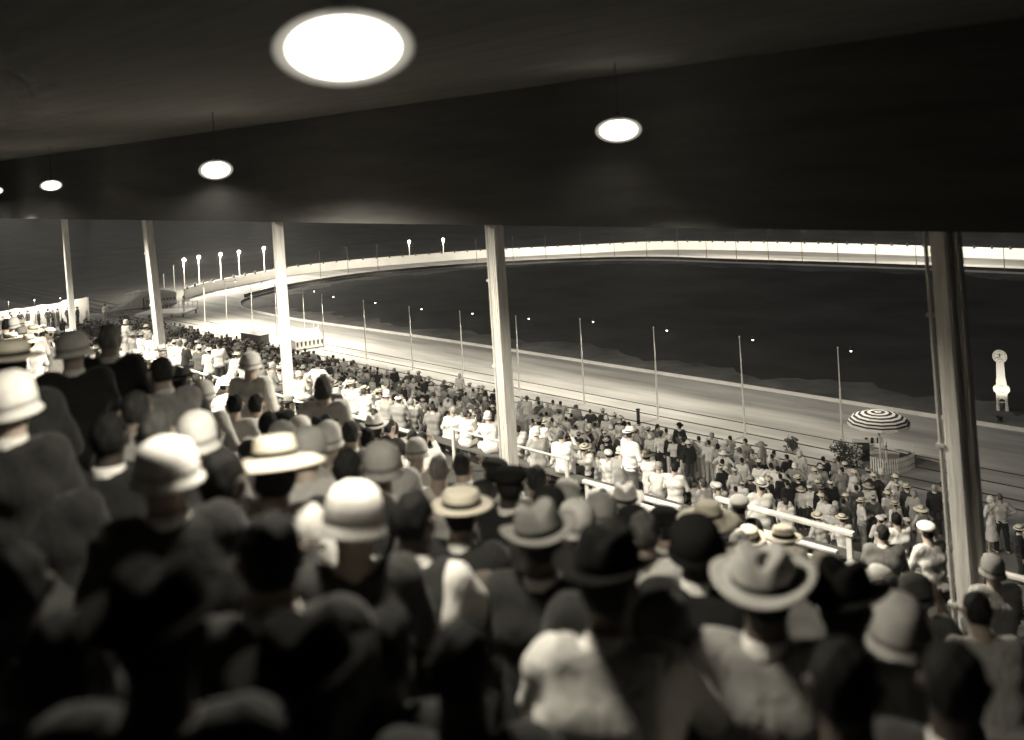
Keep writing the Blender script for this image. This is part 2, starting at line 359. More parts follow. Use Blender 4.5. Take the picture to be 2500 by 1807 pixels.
for k, px in enumerate((1500, 1600, 1700)):
    p = onN(px, 520+.29*(px+900), 12.6); folding_chair(p.x, 12.6, AISLE, .3*math.sin(k*3.1), f'dark folding chair past the square-post handrail, {ORD[k]} from the left')
# roof, fascia, pillars
zfas = H-.9*10.3/10.3
zb = onN(1215, 520+.014*2115, 9.78).z
rf = MB(); rf.box(((X0+X1)/2, 2.1, H+1.25), (X1-X0, 16.6, .2)); 
tag(link('grandstand_roof', rf, m_roof), kind='structure')
fs = MB(); fs.box(((X0+X1)/2, 9.78, (zb+H+1.15)/2), (X1-X0, .1, H+1.15-zb))
tag(link('roof_fascia', fs, m_fascia), kind='structure')
pil_px = [((160, 573), (176, 775), .16, 0), ((362, 560), (398, 890), .20, 1), ((678, 558), (707, 985), .185, 0), ((1210, 560), (1248, 1145), .19, 2), ((2296, 555), (2352, 1280), .19, 3)]
plab = ['thin bright pillar at the far left before the white wall', 'pale pillar with a narrow side pipe, second from the left', 'plain bright square pillar in front of the left bend, third from left', 'fluted timber pillar in the middle of the view', 'thick weathered grey pillar with pipe at the right']
for i, (t, b, w, sty) in enumerate(pil_px):
    T = onN(t[0], t[1], 10.05); B = onN(b[0], b[1], 10.05); d = (B-T)/(B.z-T.z)
    zf = floor_u(10.05)-.1; base = T+d*(zf-T.z); top = T+d*(H+.9-T.z)
    root = empty('pillar', base, plab[i], 'pillar', 'pillars along the front of the stand')
    a, c = Vector((0, 0, 0)), top-base
    mb = MB(); mb.bar(a, c, w, w, bev=.012, up=Vector((0, 1, 0))); link('shaft', mb, m_post, root)
    if sty >= 1:
        of = Vector((-w/2-.045, -w/2+.02, 0)); pb = MB(); pb.tube(a+of+UZ*.0, c+of, .024, .024, 8)
        po = link('drain_pipe', pb, m_pipe, root)
        for hh in (1.2, 2.9, 4.3):
            k = MB(); k.box(a+of+(c)*(hh/c.z), (.09, .07, .035)); link('pipe_clamp', k, m_pipe, po)
    if sty == 2:
        for s in (-.6, -.2, .25, .7):
            k = MB(); o2 = Vector((s*w/2, -w/2-.012, 0)); k.bar(a+o2+UZ*.02, c+o2, .022, .02, up=Vector((0, 1, 0))); link('batten', k, m_post, root)
        for s in (-.5, .1):
            k = MB(); o2 = Vector((-w/2-.01, s*w/2, 0)); k.bar(a+o2+UZ*.02, c+o2, .02, .022, up=Vector((0, 1, 0))); link('batten', k, m_post, root)
    if sty == 3:
        k = MB(); o2 = Vector((w/2+.035, w/2-.01, 0)); k.bar(a+o2, c+o2, .07, .12, up=Vector((0, 1, 0)), bev=.01); link('side_post', k, m_dark2 if 'm_dark2' in globals() else m_post, root)
        k = MB(); k.bar(a+Vector((.02, -w/2-.01, .02)), c+Vector((.02, -w/2-.01, 0)), .1, .018, up=Vector((0, 1, 0))); link('batten', k, m_post, root)
# hanging lamps
lamp_px = [((840, 118), 3.5, .235), ((527, 415), 15, .24), ((125, 453), 24, .24), ((1510, 318), 10.9, .245), ((-14, 466), 30, .24)]
llab = ['huge blown-out hanging lamp at the top of the view', 'bright oval hanging lamp above the second and third pillars', 'small hanging lamp near the left edge above the white wall', 'oval hanging lamp right of the middle pillar top', 'small hanging lamp cut by the left edge']
for i, (p, dep, r) in enumerate(lamp_px):
    c = atd(p[0], p[1], dep); root = empty('hanging_lamp', c, llab[i], 'lamp', 'lamps hanging under the stand roof')
    k = .54 if i != 1 else .6
    for nm, q, mt in (('glass_globe', .94, m_glow), *(('halo_shell', q_, m_halo) for q_ in (.985, 1.03, 1.075, 1.12, 1.165))):  # globe, then nested shells added as its painted halo
        mb = MB(); mb.lathe((0, 0, 0), [(max(.001, r*q*math.sin(a*math.pi/18)), -r*k*q*math.cos(a*math.pi/18)) for a in range(19)], 72)
        link(nm, mb, mt, root, smooth=True)
    rd = MB(); rd.tube((0, 0, r*k), (0, 0, H+1.15-c.z), .006); rd.lathe((0, 0, r*k), [(.07, -.02), (.05, .06), (.012, .09)], 12); link('hanging_rod', rd, m_black, root)
    light('lamp_light', 'SPOT', -UZ*(r*k*1.17+.03), P_ROOF[i], root, .16, aim=Vector((0, (-.2, .0, -.3, -.3, -.3)[i], -1)), spot=(158, 164, 148, 134, 148)[i], blend=.6)

# unseen eave lights added outside the fascia to brighten the lower seats
for k, (x, pw) in enumerate(((-62, 2800), (-50, 2800), (-39, 3000), (-29, 4200), (-19, 5000), (-8, 3000))):
    e = empty('added_eave_light', (x, 10.0, zb+.35), f'added unseen hooded light under the outer roof edge, {ORD[k]} from the far end', 'lamp', 'added eave lights above the lower seats')
    mb = MB(); mb.lathe((0, .12, -.1), [(.05, .1), (.12, .06), (.15, -.02)], 12); link('hood', mb, m_black, e)
    mb = MB(); mb.lathe((0, .12, -.08), [(0, .03), (.05, 0), (0, -.04)], 8); link('bulb', mb, m_glow2, e)
    light('added_eave_beam', 'SPOT', (0, .12, -.2), pw, e, .12, aim=(0, .72, -.56), spot=116, blend=.6)

# ---------------------------------------------------------------- umbrella booth
ub = onz(2150, 1128); zf = (ub-CAM).dot(FW); sc = zf/F
htop = (1128-1005)*sc; R = 145/2*sc; hrim = htop-.50
um = empty('parasol', ub, 'large black and white ringed parasol over the picket booth', 'parasol')
m_cwhite = mat('white_canvas', .82, .8, .06, 10, .2); m_cblack = mat('black_canvas', .03, .8, .2, 10, .2)
cn = MB(); nr = 13; NS = 12; rings = []
for k in range(nr+1):
    t = k/nr; r = R*math.sin(t*math.pi/2*.98); z = hrim+(htop-hrim)*(math.cos(t*math.pi/2*.98)); rings.append((max(r, .01), z))
for k in range(nr):
    vs = []
    for r, z in (rings[k], rings[k+1]):
        for i in range(NS*3):
            a = 2*math.pi*i/(NS*3); seg = math.pi/NS; rr = r*math.cos(seg)/math.cos((a % (2*seg))-seg) if r > .05 else r
            vs.append((rr*math.cos(a), rr*math.sin(a), z))
    n = NS*3; cn.add(vs, [(i, (i+1) % n, (i+1) % n+n, i+n) for i in range(n)], k % 2)
link('canopy', cn, [m_cwhite, m_cblack], um)
mb = MB(); n = NS*3
vs = []
for dz in (0, -.055):
    for i in range(n):
        a = 2*math.pi*i/n; seg = math.pi/NS; rr = rings[-1][0]*math.cos(seg)/math.cos((a % (2*seg))-seg); vs.append((rr*math.cos(a), rr*math.sin(a), rings[-1][1]+dz-(.03*math.sin(i*math.pi/1.5)**2 if dz else 0)))
mb.add(vs, [(i, (i+1) % n, (i+1) % n+n, i+n) for i in range(n)]); link('valance', mb, m_cwhite, um)
mb = MB(); mb.tube((0, 0, 0), (0, 0, htop+.03), .045, .035, 12); link('pole', mb, m_white, um)
for k in range(NS):
    a = 2*math.pi*k/NS; mb = MB(); mb.tube((0, 0, htop-.12), (rings[-1][0]*math.cos(a)*.98, rings[-1][0]*math.sin(a)*.98, rings[-1][1]-.0), .008, .008, 4); link('rib', mb, m_metal, um)
fp = [onz(2125, 1151), onz(2160, 1160), onz(2194, 1157), onz(2216, 1150), onz(2234, 1141), onz(2231, 1118)]
fr = empty('picket_fence', fp[0], 'white picket fence curving round the front of the parasol booth', 'fence')
def pickets(pts, hgt, root, sp=.1, wv=0):
    o = root.location; rr = MB(); n = 0
    for a, b in zip(pts[:-1], pts[1:]):
        L = (b-a).length; m = int(L/sp); ang = math.atan2((b-a).y, (b-a).x)
        for j in range(m):
            p = a+(b-a)*((j+.5)/m)-o; q = MB(); h2 = hgt
            q.box((p.x, p.y, h2/2), (sp*.62, .02, h2), rz=ang); q.add([(p.x-math.cos(ang)*sp*.31, p.y-math.sin(ang)*sp*.31, h2), (p.x+math.cos(ang)*sp*.31, p.y+math.sin(ang)*sp*.31, h2), (p.x, p.y, h2+.05)], [(0, 1, 2)])
            link('picket', q, m_white, root)
        for z in (.18, hgt*.72):
            rr.bar(a-o+UZ*z+Vector((0, .025, 0)), b-o+UZ*z+Vector((0, .025, 0)), .02, .05)
    link('cross_rails', rr, m_dark, root)
pickets(fp, .60, fr, .092)
bp = [onz(2090, 1108), onz(2112, 1101), onz(2134, 1096)]
fr2 = empty('picket_fence', bp[0], 'short picket fence at the back left of the parasol booth', 'fence'); pickets(bp, .5, fr2, .1)
def at_ground(x, y): return onz(x, y)
tb = onz(2104, 1124)
t = empty('counter', tb, 'small dark counter with pale top beside the flowering shrub', 'counter', rz=.5)
mb = MB(); mb.box((0, 0, .84), (.75, .35, .035), bev=.006); link('top', mb, m_white, t)
mb = MB(); mb.box((0, 0, .41), (.66, .3, .82), bev=.01); link('body', mb, m_dark, t)
bn = empty('striped_banner', onz(2132, 1122), 'striped cloth strip hung between short posts beneath the parasol', 'banner', rz=.6)
mb = MB()
for k in range(7): mb.box((-.36+k*.12, 0, .82), (.12, .02, .24), mi=k % 2)
link('cloth', mb, [m_cwhite, m_cblack], bn)
for s in (-1, 1):
    mb = MB(); mb.tube((s*.43, 0, 0), (s*.43, 0, .98), .02, .02, 8); link('post', mb, m_white, bn)
bbp = empty('striped_post', onz(2165, 1130), 'turned white post with dark bands and ball finial inside the booth', 'post')
mb = MB(); mb.tube((0, 0, 0), (0, 0, .74), .045, .04, 12); link('shaft', mb, m_white, bbp)
mb = MB(); mb.lathe((0, 0, .76), [(0, -.02), (.05, 0), (.05, .05), (.03, .08), (.04, .12), (.03, .16), (0, .18)], 12); link('finial', mb, m_white, bbp)
for z in (.55, .66):
    mb = MB(); mb.lathe((0, 0, z), [(.048, 0), (.05, .03), (.048, .06)], 12); link('band', mb, m_black, bbp)
dk = empty('desk', onz(2206, 1138), 'small desk inside the right end of the picket booth', 'desk', rz=-.1)
mb = MB(); mb.box((0, 0, .62), (.6, .3, .03), bev=.005); link('top', mb, m_board, dk)
mb = MB(); mb.box((.1, .02, .3), (.4, .26, .6), bev=.005); link('body', mb, m_dark, dk)
# flowering shrub: stems + leaf clumps
def shrub(base, Rr, hh, n, lab, flowers=.1, cat='shrub'):
    root = empty('shrub', base, lab, cat); rnd = random.Random(int(base.x*100)); stm = MB(); lf = MB(); fl = MB()
    for k in range(14):
        a = rnd.random()*6.28; e = Vector((math.cos(a)*Rr*.7*rnd.random(), math.sin(a)*Rr*.7*rnd.random(), hh*rnd.uniform(.6, .95))); stm.tube((0, 0, 0), e, .02, .006, 5)
    cl = [(Vector((rnd.gauss(0, Rr*.45), rnd.gauss(0, Rr*.35), rnd.uniform(.15, .95)*hh)), rnd.uniform(.09, .2)*hh) for _ in range(34)]
    for k in range(n):
        c, cr_ = rnd.choice(cl); p = c+Vector((rnd.gauss(0, cr_*.55), rnd.gauss(0, cr_*.55), rnd.gauss(0, cr_*.55)))
        if p.z < .03: continue
        s = rnd.uniform(.03, .065); u = Vector((rnd.gauss(0, 1), rnd.gauss(0, 1), rnd.gauss(0, 1))).normalized(); v = u.orthogonal().normalized()
        tgt = fl if rnd.random() < flowers else lf
        tgt.add([p-u*s, p+v*s*.5, p+u*s, p-v*s*.5], [(0, 1, 2, 3)])
    link('stems', stm, m_dark, root); link('leaves', lf, m_leaf, root)
    if flowers > .05: link('flowers', fl, m_flower, root)['kind'] = 'stuff'
shrub(onz(2062, 1139), .52, .95, 2600, 'dark bushy shrub dotted with pale flowers left of the parasol booth', .12)
shrub(onz(2093, 1143), .16, 1.0, 700, 'narrow climbing plant full of pale blossom beside the booth counter', .55, 'plant')
shrub(onz(1935, 1102), .3, .6, 600, 'small dark bush in the crowd near the track edge', .03)
# ---------------------------------------------------------------- clock tower
def text_mesh(name, s, size, m, parent, loc, rot, depth=.012):
    cu = bpy.data.curves.new(name, 'FONT'); cu.body = s; cu.size = size; cu.align_x = 'CENTER'; cu.align_y = 'CENTER'; cu.extrude = depth/2
    o = bpy.data.objects.new('tmp', cu); COL.objects.link(o); dg = bpy.context.evaluated_depsgraph_get()
    me = bpy.data.meshes.new_from_object(o.evaluated_get(dg)); bpy.data.objects.remove(o)
    r = link(name, me, m, parent, loc=loc); r.rotation_euler = rot; me.materials.clear(); me.materials.append(m); return r
cb = onz(2448, 1003); dz = (cb-CAM).dot(FW); s = dz/F
yaw = math.atan2((CAM-cb).y, (CAM-cb).x)+math.pi/2
ct = empty('clock_tower', cb, 'white clock tower on two legs standing in the dark infield', 'clock tower', rz=yaw)
Ht = (1003-852)*s*1.05
def Q(px, py): return ((px-2446)*s, (1003-py)*s)
m_ctw = mat('tower_white', .8, .5, .05, 3)
def prism(name, pts, d, m, parent, y0=0):
    mb = MB(); n = len(pts); mb.add([(x, y0-d/2, z) for x, z in pts]+[(x, y0+d/2, z) for x, z in pts], [tuple(range(n)), tuple(range(2*n-1, n-1, -1))]+[(i, i+n, (i+1) % n+n, (i+1) % n) for i in range(n)])
    return link(name, mb, m, parent)
w = s
def leg(sx):
    mb = MB(); mb.box((sx*9.6*w, 0, 20*w), (6*w, 6*w, 40*w), bev=.03); mb.box((sx*9.6*w, 0, .12), (8*w, 8*w, .24), bev=.03); link('leg', mb, m_ctw, ct)
leg(-1); leg(1)
mb = MB(); mb.box((0, 0, 21*w), (13.2*w, 3*w, 2.6*w), bev=.02); link('cross_beam', mb, m_ctw, ct)
prism('arch_panel', [(-6.6*w, 40*w), (-6.6*w, 23.5*w), (-5.5*w, 26.5*w), (-3*w, 28.8*w), (0, 29.5*w), (3*w, 28.8*w), (5.5*w, 26.5*w), (6.6*w, 23.5*w), (6.6*w, 40*w)], 5*w, m_ctw, ct)
prism('number_box', [(-12.6*w, 39.8*w), (-12.6*w, 44*w), (-17*w, 48*w), (-18*w, 52*w), (-18*w, 58*w), (-13*w, 63*w), (13*w, 63*w), (18*w, 58*w), (18*w, 50*w), (14*w, 44*w), (12.6*w, 43*w), (12.6*w, 39.8*w)], 8*w, m_ctw, ct)
prism('shaft', [(-11.5*w, 62.8*w), (-10.8*w, 76*w), (-9.6*w, 80*w), (-8.8*w, 118*w), (8.2*w, 118*w), (9.6*w, 80*w), (10.8*w, 76*w), (11.5*w, 62.8*w)], 7*w, m_ctw, ct)
cl = MB(); cl.v = []; n = 32
vs = [(16*w*math.cos(2*math.pi*i/n), y, 16*w*math.sin(2*math.pi*i/n)) for y in (-3.4*w, 3.4*w) for i in range(n)]
cl.add(vs, [tuple(range(n)), tuple(range(2*n-1, n-1, -1))]+[(i, i+n, (i+1) % n+n, (i+1) % n) for i in range(n)])
cd_ = link('clock_dial', cl, m_ctw, ct, loc=(0, 0, 133*w))
for k in range(1, 13):
    a = math.pi/2-2*math.pi*k/12; text_mesh('numeral', str(k), 4.6*w, m_black, cd_, (12.9*w*math.cos(a), -3.55*w, 12.9*w*math.sin(a)), (math.pi/2, 0, 0), .02)
def hand(nm, a, L, wd):
    u = Vector((math.cos(a), 0, math.sin(a))); v = Vector((-math.sin(a), 0, math.cos(a))); y = Vector((0, -3.7*w, 0))
    mb = MB(); mb.add([y-u*2*w-v*wd, y-u*2*w+v*wd, y+u*L*.7+v*wd*1.5, y+u*L, y+u*L*.7-v*wd*1.5], [(4, 3, 2, 1, 0)]); link(nm, mb, m_black, cd_)
hand('hour_hand', math.radians(93), 8.5*w, .8*w); hand('minute_hand', math.radians(203), 13*w, .55*w)
text_mesh('dial_text', 'NEXT', 4.6*w, m_black, cd_, (0, -3.52*w, 4.6*w), (math.pi/2, 0, 0), .015)
text_mesh('dial_text', 'RACE', 4.6*w, m_black, cd_, (.5*w, -3.52*w, -5.8*w), (math.pi/2, 0, 0), .015)
text_mesh('sign_text', 'TIME', 4.6*w, m_black, ct, (0, -4.1*w, 60.2*w), (math.pi/2, 0, 0), .015)
text_mesh('sign_text', 'RACE', 4.6*w, m_black, ct, (.5*w, -4.1*w, 46.5*w), (math.pi/2, 0, 0), .015)
# floodlight put in to brighten the tower, not a known fixture
fl = empty('added_floodlight', onz(2441, 1030), 'small floodlight put in to brighten the clock tower', 'added_floodlight')
mb = MB(); mb.lathe((0, 0, .1), [(.0, -.1), (.12, -.08), (.1, .05), (.16, .16)], 12); link('housing', mb, m_black, fl)
light('added_flood_beam', 'SPOT', Vector((0, 0, .35)), 250, fl, .1, aim=(cb+UZ*2.4)-onz(2441, 1030), spot=88)
# ---------------------------------------------------------------- starting box on the track (near the third pillar)
def box_unit(a, b, hgt, dep, nd, lab, name, door_w=.5):
    """a,b ground points of the front bottom edge"""
    d = (b-a); L = d.length; rz = math.atan2(d.y, d.x); r = empty(name, a, lab, 'starting box', 'starting boxes', rz)
    mb = MB(); mb.box((L/2, dep/2, hgt/2+.08), (L, dep, hgt-.0), bev=.02); link('body', mb, m_white, r)
    mb = MB(); mb.box((L/2, dep/2, .06), (L+.1, dep*.96, .08)); link('skid', mb, m_dark, r)
    n = nd; wd = L/n
    for k in range(n):
        q = MB(); x = wd*(k+.5); w2 = wd*door_w/2; z0 = hgt*.38; z1 = hgt*.86
        q.add([(x-w2, -.012, z1), (x+w2, -.012, z1), (x+w2*.75, -.012, z0+.08), (x+w2*.3, -.012, z0), (x-w2*.3, -.012, z0), (x-w2*.75, -.012, z0+.08)], [(5, 4, 3, 2, 1, 0)])
        q.box((x, -.02, z1+.02), (w2*2.2, .02, .02)); link('trap_door', q, m_dark, r)
    return r, L
a, b = onz(722, 858), onz(792, 847); r, L = box_unit(a, b, .72, 1.5, 7, 'long white starting box with seven dark traps on the near track', 'starting_box')
mb = MB(); mb.add([(L*.52, .3, .8), (L*.95, .2, .8), (L*.99, 1.3, 1.35), (L*.45, 1.3, 1.35)], [(0, 1, 2, 3)]); mb.box((L*.75, .9, .82), (L*.5, .5, .06)); link('raised_lid', mb, m_white, r)
mb = MB(); mb.tube((L*.83, 1.2, .8), (L*.83, 1.2, 1.95), .03); mb.tube((L*.99, 1.2, .8), (L*.99, 1.2, 1.6), .03); mb.bar((L*.8, 1.2, 1.95), (L*1.08, 1.2, 1.55), .03); link('handle_frame', mb, m_pipe, r)
# long dark van-like kiosk among the crowd, left of third pillar
a = onz(588, 838); b = onz(638, 846)
r = empty('dark_kiosk', a, 'long low dark box at the track edge, left of the third pillar', 'kiosk', rz=math.atan2((b-a).y, (b-a).x)); L = (b-a).length
mb = MB(); mb.box((L/2, .4, .45), (L, .8, .75), bev=.05); link('body', mb, m_dark, r); mb = MB(); mb.box((L/2, .4, .86), (L+.12, .95, .06), bev=.02); link('lid', mb, m_black, r)
# pavilion at the bend, left
a, b = onz(352, 752), onz(432, 742); d = (b-a); L = d.length; rz = math.atan2(d.y, d.x); sc2 = (a-CAM).dot(FW)/F
r = empty('pavilion', a, 'white pavilion with a row of dark round openings beside the left bend', 'pavilion', rz=rz); s = sc2
mb = MB(); mb.box((L/2, 1.2, 15*s), (L, 2.4, 30*s), bev=.03); link('wall', mb, m_board, r)
for k in range(9):
    q = MB(); q.lathe((0, 0, 0), [(0, 0), (2.2*s, 0), (2.2*s, .03), (0, .03)], 12); o = link('opening', q, m_black, r, loc=(L*(.1+.103*k), -.04, 15.5*s)); o.rotation_euler = (math.pi/2, 0, 0); o.rotation_euler.x = math.pi/2
mb = MB(); mb.add([(0, -.1, 30*s), (L, -.1, 30*s), (L*.85, 1.2, 38*s), (L*.4, 1.2, 41*s), (0, 1.2, 36*s), (L, 2.5, 30*s), (0, 2.5, 30*s)], [(0, 1, 2, 3, 4), (1, 5, 2), (5, 6, 4, 3, 2), (6, 0, 4)]); link('roof', mb, m_board, r)
mb = MB(); mb.box((-4*s, .4, 14*s), (9*s, .8, 20*s)); link('doorway', mb, m_dark, r)
a = onz(281, 764); b = onz(350, 755)
r = empty('canopy_ramp', a, 'pointed white canvas ramp with fence beside the pavilion', 'ramp', rz=math.atan2((b-a).y, (b-a).x)); L = (b-a).length
mb = MB(); mb.add([(0, 0, 5*s), (L, 0, 4*s), (L, 0, 35*s), (L, 1.6, 35*s), (L, 1.6, 4*s), (0, 1.6, 5*s)], [(0, 1, 2), (5, 3, 4), (0, 2, 3, 5), (1, 4, 3, 2), (0, 5, 4, 1)]); link('canvas', mb, m_board, r)
mb = MB(); mb.add([(L*.42, .2, 40*s), (L, 0, 36*s), (L, 0, 44*s), (L*.42, .6, 41*s), (L, 1.6, 44*s)], [(0, 1, 2), (0, 2, 4, 3), (1, 0, 3, 4)]); link('awning', mb, m_board, r)
fa, fb = onz(278, 772), onz(345, 768)
r = empty('slatted_railing', fa, 'grey slatted railing before the pointed canvas ramp', 'railing'); mb = MB(); d = fb-fa
for k in range(14): mb.tube(d*(k/13), d*(k/13)+UZ*.9, .03, .03, 5)
mb.bar(UZ*.9, d+UZ*.9, .05); mb.bar(UZ*.45, d+UZ*.45, .04); link('rails', mb, m_board, r)
a, b = onz(330, 780), onz(450, 776); d = b-a; L = d.length
r = empty('platform', a, 'low white presentation platform with railing, left of the bend', 'platform', rz=math.atan2(d.y, d.x))
mb = MB(); mb.box((L/2, 1.5, .45), (L, 3, .12), bev=.02); link('deck', mb, m_board, r)
mb = MB()
for k in range(5):
    for y in (.15, 2.85): mb.box((L*(.04+.23*k), y, .2), (.12, .12, .38))
link('supports', mb, m_dark, r)
mb = MB()
for k in range(11): mb.tube((L*k/10, 2.85, .5), (L*k/10, 2.85, 1.25), .025, .025, 5)
mb.bar((0, 2.85, 1.25), (L, 2.85, 1.25), .05); link('railing', mb, m_white, r)
PLAT = a+d*.97+UZ*.51
# white wall far left with scalloped top, lit by small lamps along it
a, b = onz(-70, 812), onz(213, 789); d = b-a; L = d.length; s = (b-CAM).dot(FW)/F
r = empty('white_wall', a, 'tall white board wall far left with small lamps along its foot', 'wall', rz=math.atan2(d.y, d.x))
top = [(0, 40*s)]
for k in range(1, 40):
    t = k/40; top.append((L*t, (40+19*t+2.2*max(0, math.cos((t*283-70-38)/62*2*math.pi))+(3*(t > .78)))*s))
top.append((L, 64*s)); n = len(top)
prism('boards', [(0, 0)]+top+[(L, 0)], .12, m_board, r)
mb = MB(); mb.box((L+.1, 0, 31*s), (.2, .3, 64*s)); link('end_post', mb, m_white, r)
nrm = Vector((d.y, -d.x, 0)).normalized()
for k, t in enumerate((.12, .38, .60, .82)):
    p = a+d*t+nrm*1.6
    if (p-CAM).length > (a+d*t-CAM).length: p = a+d*t-nrm*1.6
    fl = empty('wall_lamp', p, f'small shaded lamp on a stake before the white wall, {ORD[k]} from the left', 'lamp', 'lamps before the white wall')
    mb = MB(); mb.tube((0, 0, 0), (0, 0, 3.0), .03); mb.lathe((0, 0, 2.9), [(.03, .16), (.14, 0)], 10); link('stake_and_shade', mb, m_black, fl)
    mb = MB(); mb.lathe((0, 0, 2.88), [(0, .04), (.05, 0), (0, -.06)], 8); link('bulb', mb, m_glow2, fl)
    light('wall_light', 'POINT', UZ*2.7, 420, fl, .1)

# ================================================================ people
# body surfaces: smooth unions of tapered limbs, polygonised into ONE continuous mesh
def rcone(P, a, b, ra, rb, sc=(1, 1, 1)):
    a = np.array(a, float); b = np.array(b, float); pa = P-a; ba = b-a; h = np.clip((pa@ba)/max(ba@ba, 1e-9), 0, 1)
    d = pa-h[..., None]*ba; return np.sqrt((d*d).sum(-1))-(ra+(rb-ra)*h)
def ellip(P, c, r):
    q = (P-np.array(c))/np.array(r); k0 = np.sqrt((q*q).sum(-1)); k1 = np.sqrt(((q/np.array(r))**2).sum(-1))+1e-9; return k0*(k0-1)/k1
def smin(a, b, k):
    h = np.clip(.5+.5*(b-a)/k, 0, 1); return b+(a-b)*h-k*h*(1-h)
def surfnet(f, lo, hi, h):
    lo = np.array(lo); n = np.ceil((np.array(hi)-lo)/h).astype(int)+1
    g = [lo[i]+h*np.arange(n[i]) for i in range(3)]
    # coarse pass finds the blocks near the surface; only those are sampled finely
    B = 5; nb = -(-n//B); C = np.stack(np.meshgrid(*[lo[i]+h*(B*np.arange(nb[i])+B/2-.5) for i in range(3)], indexing='ij'), -1).astype(np.float32)
    Vc = f(C.reshape(-1, 3)).reshape(C.shape[:3]); near = np.abs(Vc) < h*B*1.15
    V = np.where(Vc < 0, -1., 1.).astype(np.float32).repeat(B, 0).repeat(B, 1).repeat(B, 2)[:n[0], :n[1], :n[2]]
    nm = near.repeat(B, 0).repeat(B, 1).repeat(B, 2)[:n[0], :n[1], :n[2]]; ix = np.argwhere(nm)
    V[nm] = f((lo+h*ix).astype(np.float32))
    nx, ny, nz = n-1; acc = np.zeros((nx, ny, nz, 3), np.float32); cnt = np.zeros((nx, ny, nz), np.float32)
    cs = [(i, j, k) for i in (0, 1) for j in (0, 1) for k in (0, 1)]
    for c in cs:
        for ax in range(3):
            if c[ax]: continue
            e = list(c); e[ax] = 1
            va = V[c[0]:c[0]+nx, c[1]:c[1]+ny, c[2]:c[2]+nz]; vb = V[e[0]:e[0]+nx, e[1]:e[1]+ny, e[2]:e[2]+nz]
            m = (va < 0) != (vb < 0); t = np.where(m, va/np.where(m, va-vb, 1), 0)
            off = np.zeros(va.shape+(3,), np.float32); off[...] = c; off[..., ax] = t
            acc += off*m[..., None]; cnt += m
    act = cnt > 0; idx = -np.ones(act.shape, int); idx[act] = np.arange(act.sum())
    ijk = np.argwhere(act); vs = lo+h*(ijk+acc[act]/cnt[act][:, None])
    fs = []
    for ax in range(3):
        u, w = (ax+1) % 3, (ax+2) % 3
        sl = [slice(None)]*3; sl[ax] = slice(0, V.shape[ax]-1); s2 = list(sl); s2[ax] = slice(1, V.shape[ax])
        a = V[tuple(sl)] < 0; b = V[tuple(s2)] < 0; q = np.argwhere(a != b)
        q = q[(q[:, u] > 0) & (q[:, w] > 0) & (q[:, u] < V.shape[u]-1) & (q[:, w] < V.shape[w]-1)]
        if not len(q): continue
        sg = a[tuple(q.T)]; o = np.zeros((4, 3), int); o[0, u] = -1; o[0, w] = -1; o[1, w] = -1; o[3, u] = -1
        ids = np.stack([idx[tuple((q+o[k]).T)] for k in range(4)], 1); ids[~sg] = ids[~sg][:, ::-1]; fs.append(ids)
    return vs, np.concatenate(fs)
def npmesh(name, vs, fs, mi=None, smooth=True):
    me = bpy.data.meshes.new(name); me.vertices.add(len(vs)); me.vertices.foreach_set('co', np.asarray(vs, np.float32).ravel())
    me.loops.add(len(fs)*4); me.loops.foreach_set('vertex_index', np.asarray(fs, np.int32).ravel())
    me.polygons.add(len(fs)); me.polygons.foreach_set('loop_start', np.arange(len(fs), dtype=np.int32)*4)
    if mi is not None: me.polygons.foreach_set('material_index', np.asarray(mi, np.int32))
    me.update(calc_edges=True); me.polygons.foreach_set('use_smooth', [smooth]*len(fs)); return me

V3 = lambda *a: np.array(a, float)
def headf(P):
    d = ellip(P, (0, -.008, .022), (.076, .096, .103)); d = smin(d, ellip(P, (0, .030, -.052), (.054, .062, .066)), .03)
    d = smin(d, rcone(P, (0, .093, .004), (0, .112, -.026), .008, .012), .012)
    d = smin(d, rcone(P, (-.03, .083, .03), (.03, .083, .03), .012, .012), .02)
    for s in (-1, 1):
        d = -smin(-d, rcone(P, (s*.031, .104, .010), (s*.031, .106, .010), .013, .013), .01)
        d = np.minimum(d, rcone(P, (s*.031, .084, .010), (s*.031, .085, .010), .0125, .0125))
        d = smin(d, rcone(P, (s*.084, -.012, .020), (s*.078, .0, -.026), .015, .009), .006)
    d = smin(d, rcone(P, (-.018, .084, -.066), (.018, .084, -.066), .008, .008), .008)
    return smin(d, rcone(P, (0, .07, -.098), (0, .072, -.098), .02, .02), .02)
def hairf(P, long=0):
    d = ellip(P, (0, -.014, .022), (.0815, .100, .107)); cut = np.maximum((P[..., 1]-.045)-(P[..., 2]-.03)*.6, -(P[..., 2]+(.105 if long else .055))-(P[..., 1]+.05)*.3)
    if long: d = smin(d, ellip(P, (0, -.03, -.04), (.088, .075, .07)), .03)
    d = smin(d, ellip(P, (.01, -.03, .07), (.055, .06, .05)), .03)
    if not long: cut = np.maximum(cut, np.minimum(np.minimum(np.abs(P[..., 0])-.055, .035-P[..., 2]), P[..., 1]+.042))
    d = d+.004*np.sin(P[..., 0]*90)*np.sin(P[..., 2]*40+P[..., 1]*50)
    return -smin(-d, -cut, .015)

